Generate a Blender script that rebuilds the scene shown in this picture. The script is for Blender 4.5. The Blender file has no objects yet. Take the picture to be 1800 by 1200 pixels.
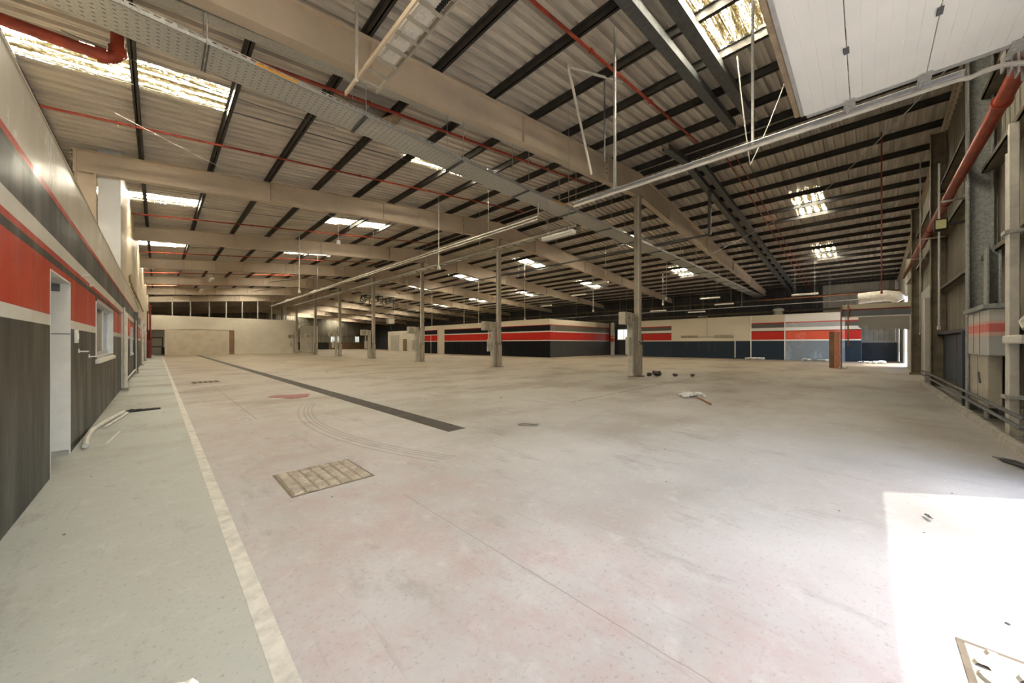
import bpy, math, random
from mathutils import Vector
R = random.Random(7)
scene = bpy.context.scene
col = scene.collection

# ------------------------------------------------------------------ camera
cam_d = bpy.data.cameras.new('camera'); cam = bpy.data.objects.new('camera', cam_d); col.objects.link(cam)
cam.location = (0, 0, 1.4); cam.rotation_euler = (math.radians(90), 0, math.radians(-45))
cam_d.sensor_width = 36; cam_d.lens = 36 * 623 / 1800; cam_d.shift_y = 4 / 1800
cam_d.clip_start = .05; cam_d.clip_end = 500
scene.camera = cam

# ------------------------------------------------------------------ sky, sun, exposure
world = bpy.data.worlds.new('world'); scene.world = world; world.use_nodes = True
wn = world.node_tree.nodes; wl = world.node_tree.links
bg = wn['Background']; sky = wn.new('ShaderNodeTexSky'); sky.sky_type = 'NISHITA'
sky.sun_disc = False; sky.sun_elevation = math.radians(60.7); sky.sun_rotation = math.radians(144); sky.dust_density = 2.5
wl.new(sky.outputs[0], bg.inputs[0]); bg.inputs[1].default_value = 0.42
sun_d = bpy.data.lights.new('sun', 'SUN'); sun_d.energy = 1.9; sun_d.angle = math.radians(.5); sun_d.color = (1, .95, .86)
sun = bpy.data.objects.new('sun', sun_d); col.objects.link(sun); sun.location = (20, -20, 40)
sd = Vector((-.59 * math.cos(math.radians(60.7)), .81 * math.cos(math.radians(60.7)), -math.sin(math.radians(60.7))))
sun.rotation_euler = sd.to_track_quat('-Z', 'Y').to_euler()
scene.view_settings.view_transform = 'Standard'; scene.view_settings.look = 'None'
scene.view_settings.gamma = 1; scene.view_settings.use_curve_mapping = False
scene.view_settings.exposure = 1.2
SKYLIGHT = 150.0

# ------------------------------------------------------------------ materials
MATS = {}
def newmat(name):
    m = bpy.data.materials.new(name); m.use_nodes = True; MATS[name] = m
    return m, m.node_tree.nodes, m.node_tree.links, m.node_tree.nodes['Principled BSDF']
def pos_node(n): return n.new('ShaderNodeNewGeometry').outputs['Position']
def noise(n, l, vec, scale, detail=5, rough=.55, vscale=None):
    t = n.new('ShaderNodeTexNoise'); t.inputs['Scale'].default_value = scale; t.inputs['Detail'].default_value = detail
    t.inputs['Roughness'].default_value = rough
    if vscale:
        mp = n.new('ShaderNodeMapping'); mp.inputs['Scale'].default_value = vscale
        l.new(vec, mp.inputs['Vector']); vec = mp.outputs[0]
    l.new(vec, t.inputs['Vector']); return t.outputs['Fac']
def ramp(n, l, fac, stops, const=False):
    r = n.new('ShaderNodeValToRGB'); e = r.color_ramp.elements
    if const: r.color_ramp.interpolation = 'CONSTANT'
    while len(e) < len(stops): e.new(.5)
    for k, (p, c) in enumerate(stops):
        e[k].position = p; e[k].color = (c if len(c) == 4 else (*c, 1))
    l.new(fac, r.inputs[0]); return r.outputs[0]
def mix(n, l, fac, a, b, mode='MIX'):
    m = n.new('ShaderNodeMix'); m.data_type = 'RGBA'; m.blend_type = mode
    for s, v in ((m.inputs[0], fac), (m.inputs[6], a), (m.inputs[7], b)):
        if isinstance(v, (int, float)): s.default_value = v
        elif isinstance(v, tuple): s.default_value = (*v, 1) if len(v) == 3 else v
        else: l.new(v, s)
    return m.outputs[2]
def math_n(n, l, op, a, b=None, clamp=False):
    m = n.new('ShaderNodeMath'); m.operation = op; m.use_clamp = clamp
    for s, v in ((m.inputs[0], a), (m.inputs[1], b)):
        if v is None: continue
        if isinstance(v, (int, float)): s.default_value = v
        else: l.new(v, s)
    return m.outputs[0]
def bump(n, l, b, h, strength=.2, dist=.02):
    bp = n.new('ShaderNodeBump'); bp.inputs['Strength'].default_value = strength; bp.inputs['Distance'].default_value = dist
    l.new(h, bp.inputs['Height']); l.new(bp.outputs[0], b.inputs['Normal'])
def mat(name, c, rough=.6, metal=0., var=.25, scale=3., c2=None, vscale=None, bmp=0):
    m, n, l, b = newmat(name)
    p = pos_node(n); f = noise(n, l, p, scale, 6, .6, vscale)
    d = c2 or tuple(x * (1 - var) for x in c)
    l.new(ramp(n, l, f, [(.36, d), (.62, c)]), b.inputs['Base Color'])
    b.inputs['Roughness'].default_value = rough; b.inputs['Metallic'].default_value = metal
    if bmp: bump(n, l, b, noise(n, l, p, scale * 12), bmp)
    return m
def stripes(name, bands, rough=.45, wear=.25, wearcol=(.5, .47, .4), fade=None, spec=.5, zmax=4.0, vs=(1, 1, .15), wscale=3.):
    """bands: list of (z_from, colour) bottom up; painted bands on a wall, with worn and dusty streaks"""
    m, n, l, b = newmat(name)
    p = pos_node(n); sx = n.new('ShaderNodeSeparateXYZ'); l.new(p, sx.inputs[0])
    zf = math_n(n, l, 'DIVIDE', sx.outputs[2], zmax)
    c = ramp(n, l, zf, [(max(0, z / zmax), k) for z, k in bands], True)
    f = noise(n, l, p, wscale, 8, .65, vs)
    w = ramp(n, l, f, [(.56, (0, 0, 0)), (.82, (wear, wear, wear))])
    f2 = noise(n, l, p, 60, 3, .7); w2 = ramp(n, l, f2, [(.66, (0, 0, 0)), (.74, (wear * 1.4,) * 3)])
    c = mix(n, l, w, c, wearcol); c = mix(n, l, w2, c, wearcol)
    if name == 'left_stripes':      # flaked paint chips
        ch = math_n(n, l, 'MULTIPLY', noise(n, l, p, 9, 4, .6, (1, 1, .45)), noise(n, l, p, .9, 2, .5))
        c = mix(n, l, math_n(n, l, 'MULTIPLY', ramp(n, l, ch, [(.345, (0, 0, 0)), (.36, (.8, .8, .8))]), math_n(n, l, 'GREATER_THAN', sx.outputs[2], 3.02)), c, (.72, .71, .68))
    b.inputs['Specular IOR Level'].default_value = spec
    l.new(c, b.inputs['Base Color'])
    l.new(ramp(n, l, f, [(.3, (rough * .7,) * 3), (.75, (rough * 1.5,) * 3)]), b.inputs['Roughness'])
    return m
CREAM = (.60, .53, .41)
mat('tan_steel', (.64, .54, .42), .55, 0, .16, .9, bmp=.05)
mat('galv', (.56, .57, .56), .42, .45, .25, 30)
mat('galv_hole', (.20, .205, .205), .5, .4, .2, 12)
mat('galv_dark', (.14, .15, .155), .55, .3, .3, 9)
mat('purlin', (.062, .058, .052), .55, .2, .35, 4)
mat('roof_sheet', (.72, .67, .59), .45, .1, .28, 2.2, vscale=(.25, 1.5, 1))
mat('wall_sheet', (.25, .23, .18), .5, .1, .35, 1.6, vscale=(2, 2, .2))
mat('wall_sheet_dark', (.075, .078, .083), .5, .1, .4, .6, vscale=(2, 2, .2))
mat('wall_sheet_pale', (.55, .54, .48), .5, .1, .25, .6)
mat('girt', (.20, .17, .12), .6, .1, .4, 3)
mat('red_pipe', (.40, .055, .025), .42, 0, .4, 5)
mat('pale_pipe', (.62, .60, .54), .5, 0, .2, 5)
mat('white_paint', (.74, .72, .66), .5, 0, .12, 4)
mat('alu', (.62, .63, .64), .35, .6, .12, 6)
mat('door_white', (.80, .80, .77), .38, 0, .04, 2)
mat('cream', CREAM, .6, 0, .14, 1.2, vscale=(1, 1, .3))
mat('partition', (.60, .55, .45), .7, 0, .12, .6)
mat('patch', (.56, .49, .38), .75, 0, .15, 1.5)
mat('brown', (.22, .13, .07), .7, 0, .3, 2)
mat('column_paint', (.36, .31, .235), .55, 0, .3, 6, vscale=(1, 1, .3))
mat('box_grey', (.44, .41, .34), .5, 0, .2, 5)
mat('black', (.012, .012, .013), .5, 0, .3, 5)
mat('dark_blue', (.03, .048, .075), .45, 0, .4, 1.5)
mat('rough_grey', (.36, .38, .37), .85, 0, .35, 22, bmp=.5)
mat('concrete', (.42, .40, .35), .85, 0, .3, 4, bmp=.2)
mat('plaster', (.70, .69, .64), .85, 0, .2, 20, bmp=.4)
mat('rust', (.30, .12, .06), .75, 0, .4, 6)
mat('orange', (.50, .21, .12), .5, 0, .2, 6)
mat('orange_tag', (.75, .36, .05), .5, 0, .1, 10)
mat('lens', (.45, .43, .22), .2, 0, .1, 10)
mat('cable', (.035, .035, .037), .6, 0, .2, 10)
mat('wood', (.34, .26, .17), .7, 0, .3, 9)
mat('insulation', (.68, .64, .56), .6, 0, .2, 5, bmp=.3)
mat('grate', (.085, .075, .062), .6, .4, .35, 6)
mat('manhole', (.48, .40, .29), .65, .1, .35, 9, bmp=.2)
mat('manhole_plate', (.30, .25, .18), .7, .1, .3, 9)
mat('manhole_dark', (.16, .13, .09), .7, .1, .3, 9)
mat('red_box', (.20, .02, .015), .45, 0, .3, 4)
mat('ground', (.55, .50, .42), .9, 0, .15, .4)
mat('line_paint', (.52, .505, .45), .6, 0, .3, 9)
mat('grey_panel', (.36, .35, .33), .6, 0, .12, .8)
mat('upper_wall', (.62, .54, .40), .45, 0, .12, 1, vscale=(1, 1, .2))
mat('white_panel', (.66, .68, .70), .6, 0, .05, 1)
mat('tube_glass', (.86, .85, .80), .25, 0, .03, 5)
RED, WHT, BLK = (.46, .022, .014), (.64, .60, .51), (.012, .012, .014)
ORED = (.44, .028, .003)
stripes('left_stripes', [(0, (.024, .024, .019)), (1.59, (.60, .57, .50)), (1.70, ORED), (2.24, (.02, .018, .016)), (2.32, ORED),
        (2.39, (.60, .57, .50)), (2.546, (.055, .058, .060)), (2.89, (.02, .018, .016)), (2.93, ORED), (3.0, (.56, .51, .42))],
        .40, .13, (.46, .43, .36), vs=(1, .6, .12), spec=.28)
stripes('box_black', [(0, (.006, .006, .008)), (1.69, WHT), (1.79, RED), (2.62, WHT), (2.74, (.008, .008, .010)), (3.32, RED), (3.38, CREAM)], .6, .03, spec=.12)
stripes('box_grey_stripes', [(0, (.05, .05, .048)), (1.69, WHT), (1.79, RED), (2.62, WHT), (2.74, (.12, .105, .085)), (3.32, RED), (3.40, CREAM)], .4, .35)
stripes('box_blue', [(0, (.016, .028, .042)), (1.65, WHT), (1.76, RED), (2.46, (.10, .012, .01)), (2.54, WHT), (2.80, (.10, .088, .075)), (3.18, RED), (3.27, CREAM)], .5, .08, spec=.25)
stripes('box_plain', [(0, (.014, .024, .036)), (1.65, CREAM)], .5, .08, spec=.25)
stripes('box_pale_stripes', [(0, (.20, .235, .27)), (1.65, (.82, .80, .75)), (1.76, (.72, .10, .045)), (2.46, (.34, .05, .03)), (2.54, (.82, .80, .75)), (2.80, (.40, .40, .40)),
        (3.18, (.62, .12, .08)), (3.27, (.80, .77, .69))], .5, .55, (.78, .80, .82), vs=(1, 1, .5), wscale=1.1)  # same bands as the neighbouring booth panels, in paler colours
stripes('header_bands', [(0, (.10, .11, .125)), (3.22, (.16, .02, .015)), (3.30, (.42, .38, .29))], .5, .1)
stripes('dado_black', [(0, BLK), (1.75, (.36, .33, .25))], .6, .1)
stripes('dado_brown', [(0, (.17, .11, .06)), (1.75, (.30, .28, .22))], .6, .1)
stripes('wall_far_blue', [(0, (.016, .03, .048)), (1.55, (.52, .51, .46))], .5, .25)
stripes('panel_faded_red', [(0, (.42, .43, .42)), (1.52, (.62, .42, .38)), (1.58, (.62, .17, .15)), (1.72, (.62, .42, .38)), (1.78, (.56, .56, .53))], .45, .3)
stripes('barrel_bands', [(0, (.55, .54, .50)), (1.65, (.66, .10, .03)), (2.15, (.68, .62, .5)), (2.25, (.62, .14, .06)), (2.4, (.6, .56, .46))], .5, .3)

# glass
m, n, l, b = newmat('glass'); b.inputs['Base Color'].default_value = (.10, .11, .10, 1); b.inputs['Roughness'].default_value = .08
b.inputs['Alpha'].default_value = .7
m, n, l, b = newmat('clear_glass'); b.inputs['Base Color'].default_value = (.8, .85, .85, 1); b.inputs['Roughness'].default_value = .1; b.inputs['Alpha'].default_value = .25

# fibreglass rooflight: dirty translucent sheet, its daylight put in as emission
m, n, l, b = newmat('skylight')
p = pos_node(n)
f1 = noise(n, l, p, 30, 4, .8, (.45, 1, 1)); f2 = noise(n, l, p, 9, 3, .6, (.08, 3.5, 1))
sxy = n.new('ShaderNodeSeparateXYZ'); l.new(p, sxy.inputs[0])      # grimy pans emit little, rib bands glow strongly to light the hall
rib = math_n(n, l, 'SINE', math_n(n, l, 'MULTIPLY', math_n(n, l, 'ADD', sxy.outputs[1], 2.03 - .15), 2 * math.pi / .2875))
g = math_n(n, l, 'SUBTRACT', math_n(n, l, 'MULTIPLY', f1, f2), math_n(n, l, 'MULTIPLY', rib, .055))
st = ramp(n, l, g, [(.17, (.0006, .0004, .00015)), (.225, (.0019, .0014, .0006)), (.275, (.0031, .0026, .0012)), (.318, (.0042, .0037, .0022)), (.335, (.6, .53, .39)), (.37, (1, .92, .74))])
em = n.new('ShaderNodeEmission'); l.new(st, em.inputs[0]); em.inputs[1].default_value = SKYLIGHT
l.new(em.outputs[0], n['Material Output'].inputs[0]); n.remove(b)

# floor: worn concrete, grey-green walkway, worn red paint near the door, tan far in (own tone plus warm light in the colour)
m, n, l, b = newmat('floor')
p = pos_node(n); sx = n.new('ShaderNodeSeparateXYZ'); l.new(p, sx.inputs[0]); X, Y = sx.outputs[0], sx.outputs[1]
big = noise(n, l, p, .55, 6, .6); fine = noise(n, l, p, 5, 8, .7); vfine = noise(n, l, p, 34, 4, .7)
conc = ramp(n, l, big, [(.3, (.28, .275, .27)), (.55, (.375, .37, .365)), (.75, (.44, .44, .44))])
redn = noise(n, l, p, 2.6, 10, .74, (1, .7, 1))
redm = ramp(n, l, redn, [(.44, (.08, .08, .08)), (.68, (.66, .66, .66))])
# red paint survives in a belt beside the line
belt = math_n(n, l, 'MULTIPLY', math_n(n, l, 'SUBTRACT', 1.25, math_n(n, l, 'DIVIDE', math_n(n, l, 'ABSOLUTE', math_n(n, l, 'SUBTRACT', X, 1.3)), 1.6), True),
              math_n(n, l, 'SUBTRACT', 1.3, math_n(n, l, 'DIVIDE', Y, 70), True), True)
rf = math_n(n, l, 'MULTIPLY', redm, belt)
c = mix(n, l, rf, conc, (.335, .22, .215))
far_tan = math_n(n, l, 'MULTIPLY', math_n(n, l, 'DIVIDE', math_n(n, l, 'ADD', math_n(n, l, 'SUBTRACT', X, 3), Y), 30, True), .72)  # tan grows with depth: floor tone plus warm light painted in
c = mix(n, l, far_tan, c, (.29, .21, .105))
walk = math_n(n, l, 'LESS_THAN', X, .34)
c = mix(n, l, walk, c, ramp(n, l, big, [(.3, (.30, .31, .28)), (.7, (.375, .385, .35))]))
# scuffs, stains
sc1 = noise(n, l, p, 2.2, 10, .75, (1, .35, 1)); c = mix(n, l, ramp(n, l, sc1, [(.55, (0, 0, 0)), (.70, (.55, .55, .55))]), c, (.16, .14, .12))
sc3 = noise(n, l, p, .35, 5, .6, (1, 1.6, 1)); c = mix(n, l, math_n(n, l, 'MULTIPLY', ramp(n, l, sc3, [(.47, (0, 0, 0)), (.66, (.8, .8, .8))]), math_n(n, l, 'DIVIDE', math_n(n, l, 'ADD', X, Y), 16, True)), c, (.18, .14, .095))
c = mix(n, l, ramp(n, l, vfine, [(.57, (0, 0, 0)), (.70, (.42, .42, .42))]), c, (.12, .10, .09))
c = mix(n, l, ramp(n, l, fine, [(.55, (0, 0, 0)), (.75, (.35, .35, .35))]), c, (.52, .51, .49))
for vs_, th_ in (((13, .7, 1), .64), ((.8, 11, 1), .66), ((6, 5, 1), .68)):     # fine scratches
    sc_ = noise(n, l, p, 1.3, 6, .6, vs_); c = mix(n, l, ramp(n, l, sc_, [(th_, (0, 0, 0)), (th_ + .05, (.18, .18, .18))]), c, (.15, .13, .12))
def vline(axis, at, w, a, bnd, d):     # saw-cut joint: |axis-at|<w for a<other<bnd
    oth = Y if axis is X else X
    wob = math_n(n, l, 'MULTIPLY', math_n(n, l, 'SUBTRACT', fine, .5), .03)
    t = math_n(n, l, 'LESS_THAN', math_n(n, l, 'ABSOLUTE', math_n(n, l, 'ADD', math_n(n, l, 'SUBTRACT', axis, at), wob)), w)
    t = math_n(n, l, 'MULTIPLY', t, math_n(n, l, 'GREATER_THAN', oth, a)); t = math_n(n, l, 'MULTIPLY', t, math_n(n, l, 'LESS_THAN', oth, bnd))
    return math_n(n, l, 'MULTIPLY', t, d)
dx_ = math_n(n, l, 'SUBTRACT', X, 9.0); dy_ = math_n(n, l, 'SUBTRACT', Y, 6.4)
rad = math_n(n, l, 'SQRT', math_n(n, l, 'ADD', math_n(n, l, 'MULTIPLY', dx_, dx_), math_n(n, l, 'MULTIPLY', dy_, dy_)))
for r0 in (6.96, 7.03, 7.10, 7.20):     # tyre marks
    t = math_n(n, l, 'LESS_THAN', math_n(n, l, 'ABSOLUTE', math_n(n, l, 'SUBTRACT', rad, r0)), .016)
    t = math_n(n, l, 'MULTIPLY', t, math_n(n, l, 'LESS_THAN', X, 6)); t = math_n(n, l, 'MULTIPLY', t, math_n(n, l, 'GREATER_THAN', Y, 3.6)); t = math_n(n, l, 'MULTIPLY', t, math_n(n, l, 'LESS_THAN', Y, 9.2))
    c = mix(n, l, math_n(n, l, 'MULTIPLY', t, .35), c, (.12, .10, .09))
for args in ((X, 1.62, .004, .2, 3.05, .45), (X, 1.3, .008, 8, 16.7, .7), (Y, 12.3, .02, .45, 3.2, .35), (Y, 5.0, .03, 7, 38, .7), (X, 10.6, .02, -1.5, 40, .35),
             (Y, 19.5, .03, 3.6, 40, .5), (X, 20.2, .03, -1.4, 60, .35), (Y, 33.5, .05, 3.6, 40, .5), (Y, 2.2, .012, 14, 38, .4)):
    c = mix(n, l, vline(*args), c, (.13, .11, .09))
l.new(c, b.inputs['Base Color'])
l.new(ramp(n, l, big, [(.3, (.50, .50, .50)), (.7, (.72, .72, .72))]), b.inputs['Roughness'])
bump(n, l, b, math_n(n, l, 'ADD', fine, math_n(n, l, 'MULTIPLY', vfine, .4)), .22, .012)

# ------------------------------------------------------------------ mesh helpers
def tag(o, label=None, cat=None, group=None, kind=None):
    if label: o['label'] = label
    if cat: o['category'] = cat
    if group: o['group'] = group
    if kind: o['kind'] = kind
    return o
class MB:
    def __init__(s): s.v = []; s.f = []; s.sm = False
    def add(s, vs, fs):
        k = len(s.v); s.v += [tuple(q) for q in vs]; s.f += [tuple(i + k for i in q) for q in fs]; return s
    def box(s, x0, x1, y0, y1, z0, z1):
        return s.add([(x0, y0, z0), (x1, y0, z0), (x1, y1, z0), (x0, y1, z0), (x0, y0, z1), (x1, y0, z1), (x1, y1, z1), (x0, y1, z1)],
                     [(0, 3, 2, 1), (4, 5, 6, 7), (0, 1, 5, 4), (1, 2, 6, 5), (2, 3, 7, 6), (3, 0, 4, 7)])
    def cbox(s, x0, x1, y0, y1, z0, z1, c=.01):      # box with chamfered edges
        P = []
        for (a, bb, cc) in ((0, c, c), (c, 0, c), (c, c, 0)):
            P.append(((x0 + a, x1 - a), (y0 + bb, y1 - bb), (z0 + cc, z1 - cc)))
        k = len(s.v)
        idx = {}
        for t in range(3):
            for i in range(2):
                for j in range(2):
                    for q in range(2):
                        idx[(t, i, j, q)] = len(s.v); s.v.append((P[t][0][i], P[t][1][j], P[t][2][q]))
        F = s.f
        for i in range(2):
            F.append(tuple(idx[(0, i, j, q)] for j, q in ((0, 0), (1, 0), (1, 1), (0, 1))))
            F.append(tuple(idx[(1, j, i, q)] for j, q in ((0, 0), (1, 0), (1, 1), (0, 1))))
            F.append(tuple(idx[(2, j, q, i)] for j, q in ((0, 0), (1, 0), (1, 1), (0, 1))))
        for i in range(2):
            for j in range(2):
                F.append((idx[(0, i, j, 0)], idx[(0, i, j, 1)], idx[(1, i, j, 1)], idx[(1, i, j, 0)]))
                F.append((idx[(0, i, 0, j)], idx[(0, i, 1, j)], idx[(2, i, 1, j)], idx[(2, i, 0, j)]))
                F.append((idx[(1, 0, i, j)], idx[(1, 1, i, j)], idx[(2, 1, i, j)], idx[(2, 0, i, j)]))
                for q in range(2):
                    F.append((idx[(0, i, j, q)], idx[(1, i, j, q)], idx[(2, i, j, q)]))
        return s
    def tube(s, pts, r, nseg=8, cap=True):
        pts = [Vector(q) for q in pts]; k = len(s.v); up = None
        for i, q in enumerate(pts):
            d = (pts[min(i + 1, len(pts) - 1)] - pts[max(i - 1, 0)]).normalized()
            if up is None: up = Vector((0, 0, 1)) if abs(d.z) < .9 else Vector((1, 0, 0))
            a = d.cross(up).normalized(); bq = a.cross(d).normalized(); up = bq
            rr = r[i] if isinstance(r, (list, tuple)) else r
            for j in range(nseg):
                t = 2 * math.pi * j / nseg
                s.v.append(tuple(q + a * math.cos(t) * rr + bq * math.sin(t) * rr))
        for i in range(len(pts) - 1):
            for j in range(nseg):
                j2 = (j + 1) % nseg
                s.f.append((k + i * nseg + j, k + i * nseg + j2, k + (i + 1) * nseg + j2, k + (i + 1) * nseg + j))
        if cap:
            s.f.append(tuple(k + j for j in range(nseg))[::-1]); s.f.append(tuple(k + (len(pts) - 1) * nseg + j for j in range(nseg)))
        s.sm = True
        return s
    def mesh(s, name, m, off=(0, 0, 0)):
        me = bpy.data.meshes.new(name); ox, oy, oz = off
        me.from_pydata([(a - ox, bb - oy, cc - oz) for a, bb, cc in s.v], [], s.f); me.update()
        me.materials.append(MATS[m])
        import bmesh
        bm = bmesh.new(); bm.from_mesh(me); bmesh.ops.recalc_face_normals(bm, faces=bm.faces); bm.to_mesh(me); bm.free()
        if s.sm:
            for q in me.polygons: q.use_smooth = len(q.vertices) == 4
            me.set_sharp_from_angle(angle=math.radians(40))
        return me
    def build(s, name, m, parent=None, base=None):
        off = wloc(parent) if parent else (base or (0, 0, 0))
        o = bpy.data.objects.new(name, s.mesh(name, m, off)); col.objects.link(o)
        if parent: o.parent = parent
        elif base: o.location = base
        return o
def wloc(o):
    v = Vector(o.location)
    while o.parent: o = o.parent; v += Vector(o.location)
    return v
def link(name, me, parent=None, loc=(0, 0, 0)):
    o = bpy.data.objects.new(name, me); col.objects.link(o); o.parent = parent; o.location = loc; return o
def thing(name, label, cat, loc=(0, 0, 0), group=None):
    o = bpy.data.objects.new(name, None); col.objects.link(o); o.location = loc; o.empty_display_size = .1
    return tag(o, label, cat, group)
def copy_tree(o, loc=None, parent=None):
    c = o.copy(); col.objects.link(c)
    if parent: c.parent = parent
    if loc: c.location = loc
    for ch in o.children: copy_tree(ch, None, c)
    return c
def struct(mb, name, m, parent=None, base=None):
    o = mb.build(name, m, parent, base)
    if not parent: o['kind'] = 'structure'
    return o
def arc(cx, cy, cz, r, a0, a1, k, plane='yz'):
    out = []
    for i in range(k + 1):
        t = math.radians(a0 + (a1 - a0) * i / k); u, w = r * math.cos(t), r * math.sin(t)
        out.append((cx, cy + u, cz + w) if plane == 'yz' else (cx + u, cy, cz + w) if plane == 'xz' else (cx + u, cy + w, cz))
    return out
ORD = ['first', 'second', 'third', 'fourth', 'fifth', 'sixth', 'seventh', 'eighth', 'ninth', 'tenth', 'eleventh', 'twelfth']

# ------------------------------------------------------------------ dimensions
XL, XR, XE, YF, YB = -2.3, 14.7, 42.0, -1.85, 95.5
BAY = 8.85
FR = [7.0 + BAY * k for k in range(-1, 11)]            # portal frames along Y
def ztop(x): return 8.75 - (.113 * (XR - x) if x < XR else .082 * (x - XR))      # top of the roof beams
def zsheet(x): return ztop(x) + .2

# ------------------------------------------------------------------ floor and yard
floor = struct(MB().box(XL - .2, XE + .2, YF, YB + .2, -.2, 0), 'floor', 'floor')
struct(MB().box(-40, 90, -60, YF - .001, -.25, -.03), 'ground', 'ground')
ln = MB()
ys = [-1.2 + .8 * i for i in range(74)]
for a, bq in zip(ys, ys[1:]):
    j1, j2 = .340, .422
    ln.box(j1, j2, a, bq, 0, .002)
tag(ln.build('painted_line', 'line_paint', floor), 'worn white line along the walkway edge')
# trench drain: dark gratings laid end to end
gr = MB(); gr.box(3.27, 3.29, 0, .97, -.02, .006).box(3.59, 3.61, 0, .97, -.02, .006).box(3.29, 3.59, 0, .02, -.02, .006).box(3.29, 3.59, .95, .97, -.02, .006)
for i in range(8): gr.box(3.305 + i * .036, 3.325 + i * .036, .02, .95, -.01, .005)
gr.box(3.28, 3.6, .01, .96, -.02, .001)
gme = gr.mesh('grating', 'grate')
drain = thing('trench_drain', 'long dark trench drain with metal gratings running down the floor', 'drain', (3.44, 4.7, 0))
for i in range(54): link('grating', gme, drain, (-3.44, i * .985, 0))

def manhole(x0, y0, w, h_, label, rows, per, base_m='manhole'):
    t = thing('manhole_cover', label, 'manhole cover', (x0, y0, 0))
    MB().cbox(x0, x0 + w, y0, y0 + h_, -.02, .006, .004).build('cover_plate', 'manhole_plate' if base_m == 'manhole' else 'concrete', t)
    fr = MB(); g = .02
    for a in ((x0 - g, x0, y0 - g, y0 + h_ + g), (x0 + w, x0 + w + g, y0 - g, y0 + h_ + g), (x0, x0 + w, y0 - g, y0), (x0, x0 + w, y0 + h_, y0 + h_ + g)):
        fr.box(*a, -.02, .004)
    fr.build('cover_frame', 'manhole_dark', t)
    rb = MB(); dx = w / rows
    for i in range(rows):
        cx = x0 + dx * (i + .5)
        for j in range(per):
            cy = y0 + h_ * (j + .5) / per
            a = dx * .38; th = h_ / per * .21; k = len(rb.v)
            for q in range(7):
                t_ = -1 + 2 * q / 6; yy = cy + math.sin(t_ * 2.2 + (i % 2) * 3.14) * th * 1.1
                for zz in (.005, .02):
                    for s_ in (-1, 1): rb.v.append((cx + a * t_, yy + s_ * th * (1 if zz < .01 else .6), zz))
            for q in range(6):
                c0 = k + q * 4; c1 = c0 + 4
                rb.f += [(c0 + 2, c0 + 3, c1 + 3, c1 + 2), (c0, c0 + 2, c1 + 2, c1), (c0 + 1, c1 + 1, c1 + 3, c0 + 3)]
    rr = rb.build('raised_tread', base_m, t); rr['kind'] = 'stuff'
    return t
manhole(.88, 3.71, .73, .72, 'square beige manhole cover with rows of wavy ribs near the white line', 7, 14)
manhole(1.95, -1.0, .72, .68, 'pale manhole cover with raised tread lying in the sunlit patch', 4, 6, 'concrete')
manhole(.86, 16.72, .74, .57, 'small far manhole cover with dark rows beside the walkway', 5, 7, 'manhole_dark')
# red paint spill
sp = MB(); ctr = (2.52, 10.85); ring = []
for i in range(22):
    t = 2 * math.pi * i / 22; r_ = .52 + .10 * math.sin(3 * t + 1) + .06 * math.sin(5 * t)
    ring.append((ctr[0] + r_ * math.cos(t) * .78 - r_ * .25 * math.sin(t), ctr[1] + r_ * math.sin(t) * .95, .004))
sp.v = ring + [(a, bq, .0005) for a, bq, _ in ring]; sp.f = [tuple(range(22))] + [(i, (i + 1) % 22, 22 + (i + 1) % 22, 22 + i) for i in range(22)]
tag(sp.build('paint_stain', 'red_box', None, (2.52, 10.85, 0)), 'dark red dried paint stain on the floor beside the drain', 'stain')

# ------------------------------------------------------------------ roof
ceiling = struct(MB().box(XR - .25, XR + .25, YF, YB, zsheet(XR) - .012, zsheet(XR) + .02), 'ceiling', 'roof_sheet')
SW = 1.15; PIT = SW / 4; NS = 85; Y0S = -2.03
def sheet_mesh(xa, xb, m, name):
    mb = MB(); prof = []
    for k in range(4):
        o_ = k * PIT
        prof += [(o_, 0), (o_ + .065, 0), (o_ + .075, .012), (o_ + .095, .012), (o_ + .105, 0), (o_ + .150, 0), (o_ + .168, .10), (o_ + .27, .10)]
    prof.append((SW, 0))
    for x in (xa, xb):
        for y, dz in prof: mb.v.append((x, y, zsheet(x) + dz))
    nn = len(prof)
    for i in range(nn - 1): mb.f.append((i, i + 1, nn + i + 1, nn + i))
    return mb.mesh(name, m)
LS = [(XL - .1, XR)]; RS = [(XR, XE + .1)]
full = [sheet_mesh(XL - .1, XR, 'roof_sheet', 'roof_sheet'), sheet_mesh(XR, XE + .1, 'roof_sheet', 'roof_sheet')]
cutp = [sheet_mesh(a, bq, 'roof_sheet', 'roof_sheet') for a, bq in ((XL - .1, -2.05), (1.28, 6.18), (9.45, XR), (XR, 21), (24, 30), (33, XE + .1))]
skym = [sheet_mesh(a, bq, 'skylight', 'skylight_sheet') for a, bq in ((-2.05, 1.28), (6.18, 9.45), (21, 24), (30, 33))]
fills = [sheet_mesh(a, bq, 'roof_sheet', 'roof_sheet') for a, bq in ((-2.05, 1.28), (6.18, 9.45))]
for i in range(NS):
    y = Y0S + SW * i
    if i % 8 == 3:
        for me in cutp: link('roof_sheet', me, ceiling, (0, y, 0))
        for q_, me in enumerate(skym):
            if q_ > 1 or y < 60: link('skylight_sheet', me, ceiling, (0, y, 0))
            else: link('roof_sheet', fills[q_], ceiling, (0, y, 0))
    else:
        for me in full: link('roof_sheet', me, ceiling, (0, y, 0))
PX = [-1.99 + 1.635 * k for k in range(11)] + [15.0 + 1.5 * k for k in range(18)] + [41.7]
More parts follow.
